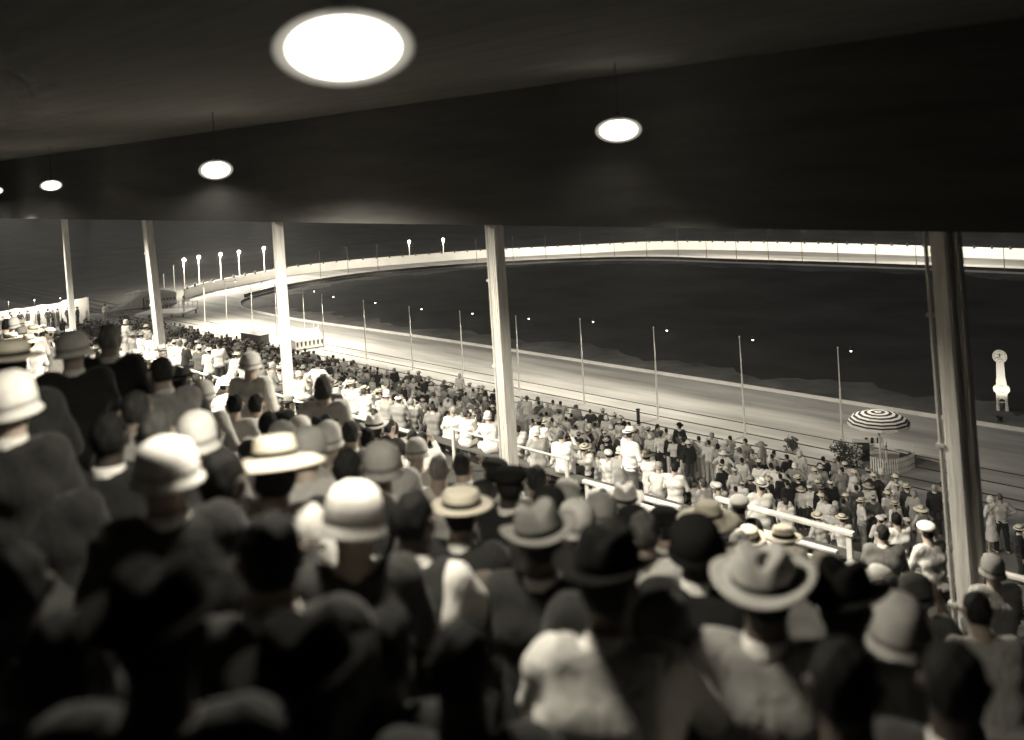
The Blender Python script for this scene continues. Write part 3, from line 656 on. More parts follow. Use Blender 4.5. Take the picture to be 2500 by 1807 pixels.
def pose_std(seat=False, lean=0, head=(0, 0), arms=None, legs=None, w=1.0, twist=0):
    """joints, facing +Y, feet on z=0. head=(yaw,pitch)"""
    if seat: pel = V3(0, 0, .56)
    else: pel = V3(0, 0, .95)
    dn = V3(0, math.sin(lean), math.cos(lean)); ch = pel+dn*.36; sh = pel+dn*.50+V3(0, -.005, 0); nb = sh+dn*.055; hd = nb+V3(0, math.sin(lean*.5), math.cos(lean*.5))*.135+V3(0, .025, 0)
    J = dict(pel=pel, ch=ch, sh=sh, nb=nb, hd=hd, w=w, seat=seat, head=head, lean=lean)
    J['S'] = [sh+V3(s*.178*w, 0, 0) for s in (-1, 1)]
    if arms is None: arms = [((-.06, -.02, -.29), (-.01, .07, -.25)), ((.06, -.02, -.29), (.01, .07, -.25))]
    J['E'] = [J['S'][i]+V3(*arms[i][0]) for i in (0, 1)]; J['Wr'] = [J['E'][i]+V3(*arms[i][1]) for i in (0, 1)]
    if seat:
        J['Hp'] = [pel+V3(s*.095, .03, -.02) for s in (-1, 1)]; sp = (legs or .11)
        J['K'] = [V3(s*sp, .47, .53) for s in (-1, 1)]; J['A'] = [V3(s*(sp-.01), .44, .085) for s in (-1, 1)]
    else:
        sp = (legs or .1); J['Hp'] = [pel+V3(s*.09, 0, -.05) for s in (-1, 1)]
        J['K'] = [V3(s*sp, .02+(0 if i else .03), .5) for i, s in enumerate((-1, 1))]; J['A'] = [V3(s*(sp+.01), -.01+(0 if i else .05), .085) for i, s in enumerate((-1, 1))]
    return J
def torso(P, J, e, chest=True):
    w = J['w']; x = V3(1, 0, 0); d = rcone(P, J['pel']-x*.075*w-V3(0, 0, .01), J['pel']+x*.075*w-V3(0, 0, .01), .115*w+e, .115*w+e)
    m = (J['pel']+J['ch'])/2; d = smin(d, rcone(P, m-x*.055*w, m+x*.055*w, .105*w+e, .105*w+e), .09)
    d = smin(d, rcone(P, J['ch']-x*.085*w, J['ch']+x*.085*w, .115*w+e, .115*w+e), .08)
    return smin(d, rcone(P, J['S'][0]*.85+J['sh']*.15, J['S'][1]*.85+J['sh']*.15, .058+e, .058+e), .07)
def armsf(P, J, e, up=False, cuff=1.0, k=.04, d=None):
    for i in (0, 1):
        S, E, Wr = J['S'][i], J['E'][i], J['Wr'][i]; a = rcone(P, S, E, .056+e, .043+e*.9)
        if not up: a = smin(a, rcone(P, E, E+(Wr-E)*cuff, .041+e*.9, .029+e*(.8 if cuff > .9 else 1)), .02)
        d = a if d is None else smin(d, a, k)
    return d
def legsf(P, J, e, k=.05, feet=True, loose=0):
    d = None
    for i in (0, 1):
        a = rcone(P, J['Hp'][i], J['K'][i], .085+e, .058+e+loose*.5); a = smin(a, rcone(P, J['K'][i], J['A'][i], .055+e+loose*.5, .038+e+loose), .03)
        if feet:
            f = J['A'][i]; a = smin(a, rcone(P, f+V3(0, -.04, -.045), f+V3(0, .16, -.052), .04, .03), .02)
        d = a if d is None else smin(d, a, k)
    return d
def Rz(a, p=0):
    c, s = math.cos(a), math.sin(a); cp, sp = math.cos(p), math.sin(p)
    return np.array([[c, -s, 0], [s, c, 0], [0, 0, 1]])@np.array([[1, 0, 0], [0, cp, -sp], [0, sp, cp]])
def hand_prims(J):
    """palm, four unequal curled fingers and a thumb, per wrist"""
    out = []
    for i in (0, 1):
        E, Wr = J['E'][i], J['Wr'][i]; f = (Wr-E); f /= np.linalg.norm(f); s = -1 if i == 0 else 1
        x = np.cross(f, V3(0, .25, 1)); x /= np.linalg.norm(x)+1e-9; x *= -s*1.0; n = np.cross(x, f)*s
        if n[2] > 0: n = -n
        out.append((Wr-f*.02, Wr+f*.035, .025, .026)); out.append((Wr+f*.03-x*.022, Wr+f*.085-x*.026, .014, .013)); out.append((Wr+f*.03+x*.022, Wr+f*.085+x*.026, .014, .013)); out.append((Wr+f*.03, Wr+f*.088, .016, .014))
        for k, (o, L) in enumerate(((-.030, .062), (-.010, .076), (.010, .071), (.030, .056))):
            b = Wr+f*.088+x*o; m = b+f*L*.5+n*L*.12; t = m+f*L*.36+n*L*.36; out.append((b, m, .0092, .0085)); out.append((m, t, .0085, .007))
        b = Wr+f*.03-x*.026; m = b-x*.028+f*.03+n*.01; out.append((b, m, .013, .0105)); out.append((m, m+f*.032-x*.004+n*.012, .0105, .008))
    return out
def wrinkle(P, amp, fr=38, ph=0): return amp*(np.sin(P[..., 2]*fr+P[..., 0]*14+ph+2*np.sin(P[..., 0]*9+ph))*np.sin(P[..., 0]*17-P[..., 1]*11+ph)+.6*np.sin(P[..., 2]*fr*.5+P[..., 1]*21+ph))
def layers(J, h=.015, low=False, kinds=('body', 'jacket', 'shirt', 'trousers', 'dress', 'vest')):
    lo = V3(-.55, -.35, -.01); hi = V3(.55, .75, 1.9 if not J['seat'] else 1.5); R = Rz(J['head'][0], J['head'][1]); hd = J['hd']; out = {}
    zs = J['nb']; dn = V3(0, math.sin(J['lean']), math.cos(J['lean']))
    neck = lambda P, o=0: (P-(zs+dn*o))@dn-1.3*np.clip(np.abs(P[..., 0])-.072, 0, .3)
    xs = max(abs(p[0]) for p in J['S']+J['E']+J['Wr'])+.12; ys = max(p[1] for p in J['E']+J['Wr']+J['A']+[hd])+.24; zt = max(p[2] for p in J['E']+J['Wr']+[hd])+.17
    lo = V3(-xs, -.30, -.01); hi = V3(xs, ys, zt)
    if 'body' in kinds:
        def f(P):
            d = torso(P, J, -.006); d = armsf(P, J, -.004, d=d); d = smin(d, legsf(P, J, -.006), .04)
            d = smin(d, rcone(P, J['sh']-dn*.02, hd-V3(0, .015, .05), .072, .060), .03)
            return smin(d, headf((P-hd)@R), .02)
        vs, fs = surfnet(f, lo, hi, .011 if not low else h); 
        if not low:
            pr = hand_prims(J)
            for i in (0, 1):
                sub = pr[len(pr)//2*i:len(pr)//2*(i+1)]; c = J['Wr'][i]
                def fh(P):
                    d = None
                    for a, b, ra, rb in sub:
                        q = rcone(P, a, b, ra, rb); d = q if d is None else smin(d, q, .006)
                    return d
                fd = c+(J['Wr'][i]-J['E'][i])/np.linalg.norm(J['Wr'][i]-J['E'][i])*.08
                v2, f2 = surfnet(fh, fd-.14, fd+.14, .0055); fs = np.concatenate([fs, f2+len(vs)]); vs = np.concatenate([vs, v2])
        out['body'] = (vs, fs)
    def cloth(e, hem, cuff, amp, nk=.0, ph=0, up=False):
        def f(P):
            d = torso(P, J, e); d = armsf(P, J, e*.8, cuff=cuff, d=d, up=up); 
            if hem < .5: pass
            d = d+wrinkle(P, amp, ph=ph)
            d = np.maximum(d, neck(P, nk)-.6*np.abs(P[..., 0])*0); c = hem-P[..., 2] if not J['seat'] else (J['pel'][2]-.09)-P[..., 2]
            return np.maximum(d, c)
        return f
    if 'jacket' in kinds: out['jacket'] = surfnet(cloth(.022, .78, .96, .004, nk=-.002), lo, hi, h)
    if 'shirt' in kinds: out['shirt'] = surfnet(cloth(.014, .93, .62 if J.get('roll') else .93, .006, nk=.012, ph=2), lo, hi, h)
    if 'vest' in kinds:
        def f(P):
            d = torso(P, J, .024)+wrinkle(P, .003); d = np.maximum(d, neck(P, -.012)); 
            return np.maximum(np.maximum(d, (J['pel'][2]-.05)-P[..., 2]), np.abs(P[..., 0])-.150*J['w']-.12*np.clip(.2-np.abs(neck(P, -.25)), 0, .2)*.3)
        out['vest'] = surfnet(f, lo, hi, h)
    if 'trousers' in kinds:
        def f(P):
            d = legsf(P, J, .014, k=.04, feet=False, loose=.018)
            d = smin(d, rcone(P, J['pel']-V3(.07, 0, 0), J['pel']+V3(.07, 0, 0), .128, .128), .05)+wrinkle(P, .004, 30, 1)
            d = np.maximum(d, P[..., 2]-(J['pel'][2]+.06)); return np.maximum(d, .075-P[..., 2])
        out['trousers'] = surfnet(f, lo, hi, h)
    if 'dress' in kinds:
        def f(P):
            d = torso(P, J, .014); d = armsf(P, J, .012, cuff=.3, d=d)
            if J['seat']:
                d = smin(d, legsf(P, J, .035, k=.16, feet=False), .08); d = np.maximum(d, .36-P[..., 2])
            else:
                d = smin(d, rcone(P, J['pel']+V3(-.03, .01, -.1), V3(-.05, .01, .42), .13, .17), .06); d = smin(d, rcone(P, J['pel']+V3(.03, .01, -.1), V3(.05, .01, .42), .13, .17), .06); d = np.maximum(d, .40-P[..., 2])
            d = d+wrinkle(P, .006, 20, 3); return np.maximum(d, neck(P, -.015))
        out['dress'] = surfnet(f, lo, hi, h)
    return out
def arm(*a): return a
DN = ((-.07, -.02, -.28), (-.01, .06, -.25)); DNR = ((.07, -.02, -.28), (.01, .06, -.25))
POSES = {
 't_down': pose_std(arms=[DN, DNR]),
 't_akimbo': pose_std(arms=[((-.22, -.05, -.19), (.16, .10, -.16)), ((.22, -.05, -.19), (-.16, .10, -.16))], legs=.14),
 't_front': pose_std(arms=[((-.09, .03, -.27), (.13, .20, .03)), ((.09, .03, -.27), (-.13, .20, .05))], head=(.25, 0), lean=.04),
 't_raise': pose_std(arms=[DN, ((.16, .10, -.20), (-.10, .06, .26))], head=(-.2, 0)),
 't_pocket': pose_std(arms=[((-.12, -.06, -.26), (.05, .14, -.20)), ((.12, -.06, -.26), (-.05, .14, -.20))], head=(-.5, 0), legs=.08),
 't_shoulder': pose_std(arms=[((-.09, .02, -.27), (.03, .16, -.19)), DNR], head=(.6, .1), w=.92),
 's_lap': pose_std(True, .12, arms=[((-.07, .08, -.26), (.08, .22, -.05)), ((.07, .08, -.26), (-.08, .22, -.05))], head=(.1, 0)),
 's_lean': pose_std(True, .42, arms=[((-.08, .18, -.22), (.06, .20, .02)), ((.08, .18, -.22), (-.06, .20, .02))], head=(-.15, -.1)),
 's_cross': pose_std(True, .05, arms=[((-.09, .07, -.25), (.20, .18, .06)), ((.09, .07, -.25), (-.20, .18, .09))], head=(.5, 0)),
 's_hand': pose_std(True, .2, arms=[((-.07, .08, -.26), (.08, .22, -.05)), ((.12, .20, -.16), (-.09, .02, .25))], head=(-.3, 0), w=.95),
 's_back': pose_std(True, -.04, arms=[((-.16, .0, -.24), (.02, .2, -.12)), ((.07, .08, -.26), (-.08, .22, -.05))], head=(-.6, .1), w=.93),
}
for k in ('t_akimbo', 't_front', 's_lean', 's_cross'): POSES[k]['roll'] = True
MESH = {}; LOW = {}
for k, J in POSES.items():
    for nm, (vs, fs) in layers(J).items(): MESH[k, nm] = npmesh(nm, vs, fs)
# head-frame meshes
vs, fs = surfnet(lambda P: hairf(P), V3(-.12, -.14, -.13), V3(.12, .13, .17), .009); HAIR_S = npmesh('hair', vs, fs)
vs, fs = surfnet(lambda P: hairf(P, 1), V3(-.13, -.16, -.16), V3(.13, .13, .17), .009); HAIR_L = npmesh('hair', vs, fs)
def hat(prof, sy=1.17, n=28, dent=0, curl=0, tilt=0):
    mb = MB(); mb.lathe((0, -.006, 0), prof, n, sy); v2 = []
    for x, y, z in mb.v:
        r = math.hypot(x, y/sy)
        if dent and z > .11: z -= dent*math.exp(-(x/.03)**2)*(1 if z > .12 else .5)
        if curl and r > .105: z += curl*(abs(x)/.15)**2-(curl*.8 if y > 0 else 0)*(y/.17)**2
        v2.append((x, y, z))
    mb.v = v2; return mb
crown = lambda r0, z0, r1, z1: [(r0, z0), (r0*.99+.001, z0+(z1-z0)*.35), (r1, z1-.015), (r1*.93, z1-.003), (r1*.75, z1), (.001, z1+.002)]
def brim(r0, r1, z, th=.006, dr=0): return [(r0-.006, z-.001), (r1*.9+r0*.1, z-.002-dr*.6), (r1, z-dr), (r1, z+th-dr), (r0*.3+r1*.7, z+th-dr*.4)]
HATS = {
 'boater': (hat(brim(.094, .158, .042)+crown(.092, .048, .088, .118)), hat([(.0945, .046), (.0945, .074)])),
 'fedora': (hat(brim(.094, .150, .040)+crown(.093, .048, .074, .150), dent=.035, curl=.03), hat([(.0955, .046), (.0945, .072)])),
 'cloche': (hat([(.098, -.012), (.118, -.035), (.119, -.031), (.1, -.005), (.101, .03), (.096, .075), (.078, .11), (.045, .13), (.001, .136)], 1.15), hat([(.1035, .0), (.104, .022)], 1.15)),
 'wide': (hat(brim(.096, .215, .036, dr=.03)+crown(.094, .044, .085, .125)), hat([(.097, .044), (.0965, .068)])),
 'cap': (hat([(.098, .035), (.112, .055), (.110, .078), (.08, .105), (.04, .114), (.001, .116)], 1.18), None),
}
pk = MB(); pk.add([(-.07, .085, .045), (.07, .085, .045), (.055, .16, .03), (0, .178, .026), (-.055, .16, .03), (-.07, .085, .05), (.07, .085, .05), (.055, .16, .035), (0, .178, .031), (-.055, .16, .035)], [(4, 3, 2, 1, 0), (5, 6, 7, 8, 9), (0, 1, 6, 5), (1, 2, 7, 6), (2, 3, 8, 7), (3, 4, 9, 8), (4, 0, 5, 9)])
HM = {k: (a.mesh('hat', True), b.mesh('hat_band', True) if b else None) for k, (a, b) in HATS.items()}
PEAK = pk.mesh('peak', True)
cb_ = MB(); cb_.lathe((0, 0, 0), [(.073, -.012), (.071, .03), (.066, .034), (.064, .0)], 20, 1.05); COLLAR = cb_.mesh('collar', True)
# materials shared by the crowd
PM = {}
def pm(kind, v):
    k = (kind, v)
    if k not in PM:
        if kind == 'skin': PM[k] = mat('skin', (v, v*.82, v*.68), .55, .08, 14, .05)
        elif kind == 'hair': PM[k] = mat('hair', v, .75, .45, 45, .5, stretch=(1, .35, .3), spec=.15)
        elif kind == 'straw': PM[k] = mat('straw', (v, v*.92, v*.75), .75, .12, 120, .35, stretch=(1, 1, 3))
        elif kind == 'felt': PM[k] = mat('felt', v, .95, .15, 9, .12, spec=.02)
        else: PM[k] = cloth_mat(v)
    return PM[k]
for key, me in MESH.items(): me.materials.append(pm('cloth', .3))
for a, b in HM.values():
    a.materials.append(pm('cloth', .3))
    if b: b.materials.append(pm('cloth', .03))
for me in (PEAK, COLLAR, HAIR_S, HAIR_L): me.materials.append(pm('cloth', .3))
def inst(name, me, m, parent, loc=None, rot=None):
    o = bpy.data.objects.new(name, me); COL.objects.link(o); o.parent = parent
    o.material_slots[0].link = 'OBJECT'; o.material_slots[0].material = m
    if loc is not None: o.location = loc
    if rot is not None: o.rotation_euler = rot
    return o
WORD = {'jacket': 'jacket', 'shirt': 'shirt', 'vest': 'waistcoat', 'dress': 'dress'}
def tone(v): return 'black' if v < .03 else 'dark' if v < .12 else 'grey' if v < .3 else 'pale' if v < .62 else 'white'
def person(foot, yaw, pose, top, tv, hatk=None, hv=.7, scale=1.0, label=None, group=None, hairv=.02, trv=.06, skin=.42, extra=None, tilt=0, collar=True, sway=(0, 0)):
    J = POSES[pose]; r = empty('person', foot, label, 'person', group, rz=yaw); r.scale = (scale,)*3; r.rotation_euler = (sway[0], sway[1], yaw)
    inst('body', MESH[pose, 'body'], pm('skin', skin), r)
    fem = top == 'dress'
    if top == 'vest': inst('shirt', MESH[pose, 'shirt'], pm('cloth', .72), r); inst('waistcoat', MESH[pose, 'vest'], pm('cloth', tv), r)
    else: inst(top, MESH[pose, top], pm('cloth', tv), r)
    if not fem: inst('trousers', MESH[pose, 'trousers'], pm('cloth', trv), r)
    if top in ('jacket', 'vest') and collar: inst('collar', COLLAR, pm('cloth', .75), r, loc=tuple(J['nb']+V3(0, .0, -.004)), rot=(-J['lean']*.8, 0, 0))
    rot = Matrix(Rz(*J['head']).tolist()).to_euler(); hd = J['hd']
    if hatk in (None, 'bead') or fem or hatk in ('boater', 'fedora', 'wide', 'cap'):
        if hatk != 'cloche': inst('hair', HAIR_L if fem else HAIR_S, pm('hair', hairv), r, loc=tuple(hd), rot=rot)
    if hatk == 'bead':
        mb = MB()
        for k in range(30):
            a = 2*math.pi*k/30; mb.lathe((.09*math.cos(a), .108*math.sin(a)-.014, .03), [(.0, -.008), (.008, 0), (.0, .008)], 6)
        o = link('bead_headband', mb, m_white, r, loc=tuple(hd)); o.rotation_euler = rot; o['kind'] = 'stuff'
    elif hatk:
        a, b = HM[hatk]; kind = 'straw' if hatk in ('boater', 'wide') else 'felt'
        rt = rot.copy(); rt.x -= tilt
        h = inst('hat', a, pm(kind, hv), r, loc=tuple(hd+Rz(*J['head'])@V3(0, -.002, .02)), rot=rt); hs = random.Random(str(label)); rt.y += hs.gauss(0, .08); rt.x += hs.gauss(0, .07); h.rotation_euler = rt; h.scale = (hs.uniform(.97, 1.07), hs.uniform(.97, 1.06), hs.uniform(.85, 1.15))
        if b: inst('hat_band', b, pm('felt', (round(hv*.55, 2) if hatk == 'cloche' else .03) if hv > .12 else .01), h)
        if hatk == 'cap': inst('peak', PEAK, pm(kind, hv), h)
    return r
HATW = {'boater': 'straw boater', 'fedora': 'felt hat', 'cloche': 'cloche hat', 'wide': 'wide-brimmed hat', 'cap': 'flat cap', None: 'bare head', 'bead': 'beaded headband'}
def desc(top, tv, hatk, hv, seated):
    who = 'woman' if top == 'dress' else 'man'
    hw = 'bareheaded' if hatk is None else f'{tone(hv)} {HATW[hatk].split()[-1] if hatk!="cloche" else "cloche"}'
    return f'{who} in {tone(tv)} {WORD[top]}, {hw}'

# ---------------------------------------------------------------- placing people
YV = math.radians(40)
taken = []          # pixel discs of placed heads
LAB = set()
def put_head(px, py, dep, pose, yaw, scale):
    J = POSES[pose]; p = atd(px, py, dep); hl = J['hd']*scale; c, s = math.cos(yaw), math.sin(yaw)
    return Vector((p.x-(c*hl[0]-s*hl[1]), p.y-(s*hl[0]+c*hl[1]), p.z-hl[2]))
def seat_depth(px, py, k=.33):
    d = ray(px, py); t = k/max(1e-3, (-d.z-.445*d.y)); return min(max(t, 1.8), 16)
def hero(px, py, pose, top, tv, hatk=None, hv=.7, z=None, yaw=0, scale=1.0, lab='', **kw):
    if z is None: z = seat_depth(px, py)
    y = YV+math.radians(yaw); foot = put_head(px, py, z, pose, y, scale)
    taken.append((px, py, F*.15/z)); LAB.add(lab)
    return person(foot, y, pose, top, tv, hatk, hv, scale, lab, 'spectators', **kw)
hero(1128, 1262, 's_lap', 'jacket', .02, 'boater', .62, z=4.6, yaw=-10, tilt=.12, lab='man in black jacket wearing pale straw boater with dark band, centre foreground')
hero(862, 1283, 's_lap', 'dress', .03, 'cloche', .85, z=3.3, yaw=15, lab='woman in black dress and big rounded white cloche, left of the black waistcoat man')
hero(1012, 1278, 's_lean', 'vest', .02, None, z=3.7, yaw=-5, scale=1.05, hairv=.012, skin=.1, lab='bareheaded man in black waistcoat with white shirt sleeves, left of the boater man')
hero(660, 1372, 's_lap', 'jacket', .018, None, z=2.35, yaw=20, hairv=.012, lab='large dark head of man in black jacket, lower left foreground')
hero(405, 1165, 's_cross', 'jacket', .012, 'cloche', .85, z=3.1, yaw=30, lab='woman in black coat and big white cloche, left foreground, lowest pale hat there')
hero(482, 1085, 's_lap', 'dress', .35, 'cloche', .88, z=4.6, yaw=10, lab='woman in grey dress and white domed cloche, above the lowest white cloche')
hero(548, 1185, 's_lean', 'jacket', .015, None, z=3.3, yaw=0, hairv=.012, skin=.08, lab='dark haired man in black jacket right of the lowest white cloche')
hero(672, 1150, 's_cross', 'dress', .75, 'wide', .85, z=3.9, yaw=-15, tilt=.2, lab='woman in white dress with broad pale hat, upper left foreground')
hero(20, 905, 's_cross', 'jacket', .025, 'boater', .6, z=4.6, yaw=30, lab='man with straw boater cut by the left edge')
hero(28, 1000, 's_lap', 'jacket', .02, 'cloche', .85, z=3.9, yaw=10, lab='person in black jacket and white cloche at the left edge, below the boater')
hero(178, 862, 's_lap', 'jacket', .02, 'cloche', .85, z=6.2, yaw=30, lab='woman in black jacket and white cloche left of the tall man in black')
hero(268, 832, 't_down', 'jacket', .012, None, z=6.9, yaw=20, hairv=.3, scale=1.03, lab='tall standing man in black coat with white collar and pale hair, left side')
hero(268, 1075, 's_lap', 'jacket', .012, None, z=4.2, yaw=10, hairv=.012, skin=.05, lab='dark haired man in black coat at left below the tall standing man')
hero(120, 1130, 's_lap', 'jacket', .015, None, z=3.9, yaw=0, hairv=.015, skin=.1, lab='dark haired man in black jacket below the white cloche at the left edge')
hero(392, 915, 's_lean', 'jacket', .32, None, z=6.4, yaw=50, hairv=.03, lab='man in tan jacket leaning over beside the second pillar base')
hero(330, 1010, 's_lean', 'jacket', .35, None, z=5.2, yaw=45, hairv=.05, lab='man in pale tan jacket bending forward, left of the grey haired man')
hero(378, 1068, 's_cross', 'jacket', .05, None, z=4.3, yaw=0, hairv=.07, lab='grey haired man in dark jacket with pale shirt, left foreground')
hero(440, 935, 's_lap', 'jacket', .06, 'fedora', .1, z=7.5, lab='man in dark hat and dark jacket just right of the second pillar base')
hero(497, 972, 's_lap', 'dress', .6, 'cloche', .75, z=8.2, lab='woman in pale dress and cloche left of two black haired heads')
hero(572, 992, 's_cross', 'shirt', .5, None, z=9.0, hairv=.01, lab='black haired man in grey shirt left of the third pillar')
hero(626, 992, 's_lap', 'jacket', .5, None, z=9.6, hairv=.012, lab='black haired man in pale jacket immediately left of the third pillar')
hero(656, 1040, 's_lean', 'jacket', .04, None, z=8.0, hairv=.01, skin=.1, lab='left of two black haired men side by side below the third pillar')
hero(694, 1036, 's_cross', 'jacket', .05, 'cap', .03, z=8.3, skin=.1, lab='right of two dark heads below the third pillar, wearing a cap')
hero(741, 1030, 's_lap', 'jacket', .35, None, z=8.8, hairv=.04, lab='dark haired man in grey jacket right of the two dark heads')
hero(734, 1062, 's_lap', 'dress', .7, 'cloche', .75, z=8.0, lab='woman in white dress and small white cloche below the dark haired man')
hero(786, 1055, 's_cross', 'jacket', .04, 'fedora', .02, z=8.2, lab='man in black jacket and black hat between pale round hats')
hero(803, 1080, 's_lap', 'dress', .7, 'cloche', .88, z=6.9, lab='woman in white dress with perfectly round white cloche, upper middle left')
hero(857, 1062, 's_lap', 'jacket', .4, None, z=8.0, hairv=.05, lab='brown haired man in pale jacket right of the round white cloche')
hero(690, 1085, 's_lap', 'dress', .4, 'cloche', .4, z=6.4, lab='woman in grey cloche and grey dress left of the big bowl hat')
hero(752, 1112, 's_lean', 'dress', .45, 'cloche', .4, z=5.4, lab='woman in dark edged grey bowl hat above the big white cloche')
hero(942, 1104, 's_lap', 'jacket', .6, None, z=6.6, hairv=.012, lab='black haired head in pale jacket, middle left of the boater')
hero(850, 1150, 's_lean', 'jacket', .03, None, z=5.0, yaw=10, hairv=.012, skin=.1, lab='man in black jacket bending low above the big white cloche')
hero(1007, 1070, 's_lap', 'shirt', .85, None, z=13.5, hairv=.012, lab='dark haired man in bright white shirt seated left of the middle pillar')
hero(1017, 1110, 's_lap', 'dress', .7, 'cloche', .45, z=8.3, lab='woman in tan cloche and white dress left of the middle pillar base')
hero(930, 1150, 's_cross', 'dress', .3, 'cloche', .3, z=5.2, lab='woman in grey cloche and grey dress behind the waistcoat man')
hero(1072, 1150, 's_lap', 'shirt', .8, None, z=7.2, hairv=.2, lab='grey haired man in white shirt left of the boater crown')
hero(1207, 1158, 's_lap', 'shirt', .85, 'cap', .03, z=7.6, lab='man in white shirt and small black cap at the middle pillar base')
hero(1246, 1192, 's_cross', 'jacket', .015, 'cap', .015, z=5.9, yaw=-30, skin=.05, lab='man in black jacket and black cap turning right, below the middle pillar')
hero(1310, 1175, 's_lap', 'jacket', .3, None, z=7.0, hairv=.05, lab='brown haired man in grey jacket right of the middle pillar base')
hero(1340, 1245, 's_lap', 'dress', .03, 'cloche', .02, z=5.2, lab='woman in black cloche and black dress right of the capped man')
hero(1410, 1290, 's_lap', 'dress', .3, 'cloche', .5, z=4.8, lab='woman in pale grey cloche above the man with pale waistcoat')
hero(1466, 1265, 's_lean', 'dress', .5, 'cloche', .35, z=5.6, lab='woman in tan cloche right of the pale grey cloche')
hero(1385, 1215, 's_lap', 'dress', .7, 'cloche', .6, z=6.8, lab='woman in pale dress and cloche left of the white handrail end')
hero(1470, 1232, 's_lap', 'shirt', .85, 'cap', .85, z=7.3, lab='boy in white shirt and white cap just under the left end of the post handrail')
hero(1528, 1238, 's_lap', 'shirt', .85, 'fedora', .8, z=7.0, lab='man in white shirt and white hat under the post handrail')
hero(1320, 1330, 's_cross', 'jacket', .02, 'fedora', .15, z=3.7, yaw=-10, skin=.1, lab='man in black jacket and grey rimmed hat right of the boater man')
hero(1497, 1355, 's_lap', 'dress', .02, 'bead', z=3.1, hairv=.01, skin=.2, lab='dark haired woman in black dress with shining beaded headband')
hero(1572, 1305, 's_lap', 'shirt', .7, None, z=4.9, hairv=.08, lab='man in white shirt right of the beaded headband')
hero(1548, 1300, 's_lean', 'dress', .03, 'cloche', .02, z=5.2, lab='woman in black cloche immediately above the beaded headband')
hero(1624, 1292, 's_lap', 'jacket', .06, 'cap', .02, z=6.3, lab='man in black cap and dark jacket below the post handrail')
hero(1730, 1278, 's_lean', 'dress', .8, 'wide', .88, z=5.8, scale=.95, lab='woman in white dress and broad white hat beside the man in black')
hero(1805, 1240, 't_down', 'jacket', .012, 'cap', .3, z=10.5, yaw=-10, lab='man in black coat and grey cap standing at the handrail gap')
hero(1700, 1340, 's_lap', 'jacket', .012, 'cloche', .015, z=3.9, yaw=-5, skin=.05, scale=1.05, lab='large dark figure in black cloche and black coat, right of centre')
hero(1806, 1335, 's_lap', 'jacket', .1, None, z=7.0, hairv=.5, lab='white haired man in dark jacket left of the small boater')
hero(1831, 1327, 's_lap', 'jacket', .02, 'boater', .8, z=8.6, lab='man in small bright boater and black jacket, right of centre')
hero(1914, 1330, 's_lap', 'jacket', .06, 'boater', .8, z=7.6, yaw=-15, tilt=.25, lab='man in tilted white boater and dark jacket beside the folding chairs')
hero(1940, 1395, 's_lean', 'dress', .5, 'wide', .55, z=5.6, yaw=20, lab='woman in pale dress and wide hat behind the tan felt hat')
hero(2020, 1420, 's_cross', 'jacket', .3, 'wide', .5, z=5.2, yaw=-20, tilt=.2, lab='person in grey jacket and large pale brimmed hat right of the tan felt hat')
hero(1868, 1452, 's_lap', 'jacket', .30, 'fedora', .42, z=3.0, yaw=-14, scale=1.1, tilt=-.1, skin=.12, lab='big man in grey suit and tan felt hat, right foreground')
hero(1487, 1440, 's_lean', 'vest', .42, 'fedora', .015, z=2.75, yaw=-8, hairv=.02, skin=.15, scale=1.05, lab='man in pale grey waistcoat and white shirt with black hat, bottom centre')
hero(2062, 1490, 's_lean', 'shirt', .6, 'fedora', .012, z=3.0, yaw=-20, skin=.1, lab='person in crumpled white shirt and black hat, lower right foreground')
hero(2195, 1560, 's_lap', 'jacket', .02, 'cloche', .4, z=3.4, yaw=-10, skin=.1, lab='person in grey cloche and black coat, lower right')
hero(2060, 1690, 's_lean', 'shirt', .55, None, z=2.2, yaw=-5, hairv=.012, skin=.1, lab='dark haired man in pale shirt at the lower right edge of the crowd')
hero(2330, 1680, 's_lap', 'jacket', .05, None, z=2.4, yaw=-20, hairv=.015, skin=.06, lab='dark haired person in dark jacket, bottom right corner')
for i, (x, y, w, t) in enumerate([(2088, 1420, 7.4, .8), (2108, 1410, 8.4, .3), (2122, 1438, 7.2, .7), (2147, 1428, 7.0, .8), (2178, 1448, 6.6, .5), (2100, 1450, 6.2, .6), (2150, 1462, 5.9, .35), (2235, 1455, 6.0, .12), (2385, 1495, 5.6, .4)]):
    hero(x, y, ('s_lap', 's_hand', 's_lean')[i % 3], 'dress' if i % 2 else 'shirt', t, 'cloche' if i in (0, 3, 7) else ('cap' if i == 2 else None), t, z=w, hairv=.3 if t > .5 else .03, lab=f'spectator in the small cluster beneath the stair gap rail, {ORD[i]} from the top')
hero(2423, 1395, 's_lap', 'shirt', .5, 'cloche', .35, z=9.0, lab='person in round grey cloche against the handrail at the right edge')
hero(2155, 1305, 's_lap', 'jacket', .16, None, z=11.6, hairv=.02, yaw=-10, lab='man in grey jacket seated left of the rightmost pillar')
hero(2262, 1300, 's_hand', 'shirt', .6, 'cap', .85, z=11.8, yaw=20, lab='person in white cap and pale shirt seated by the rightmost pillar')
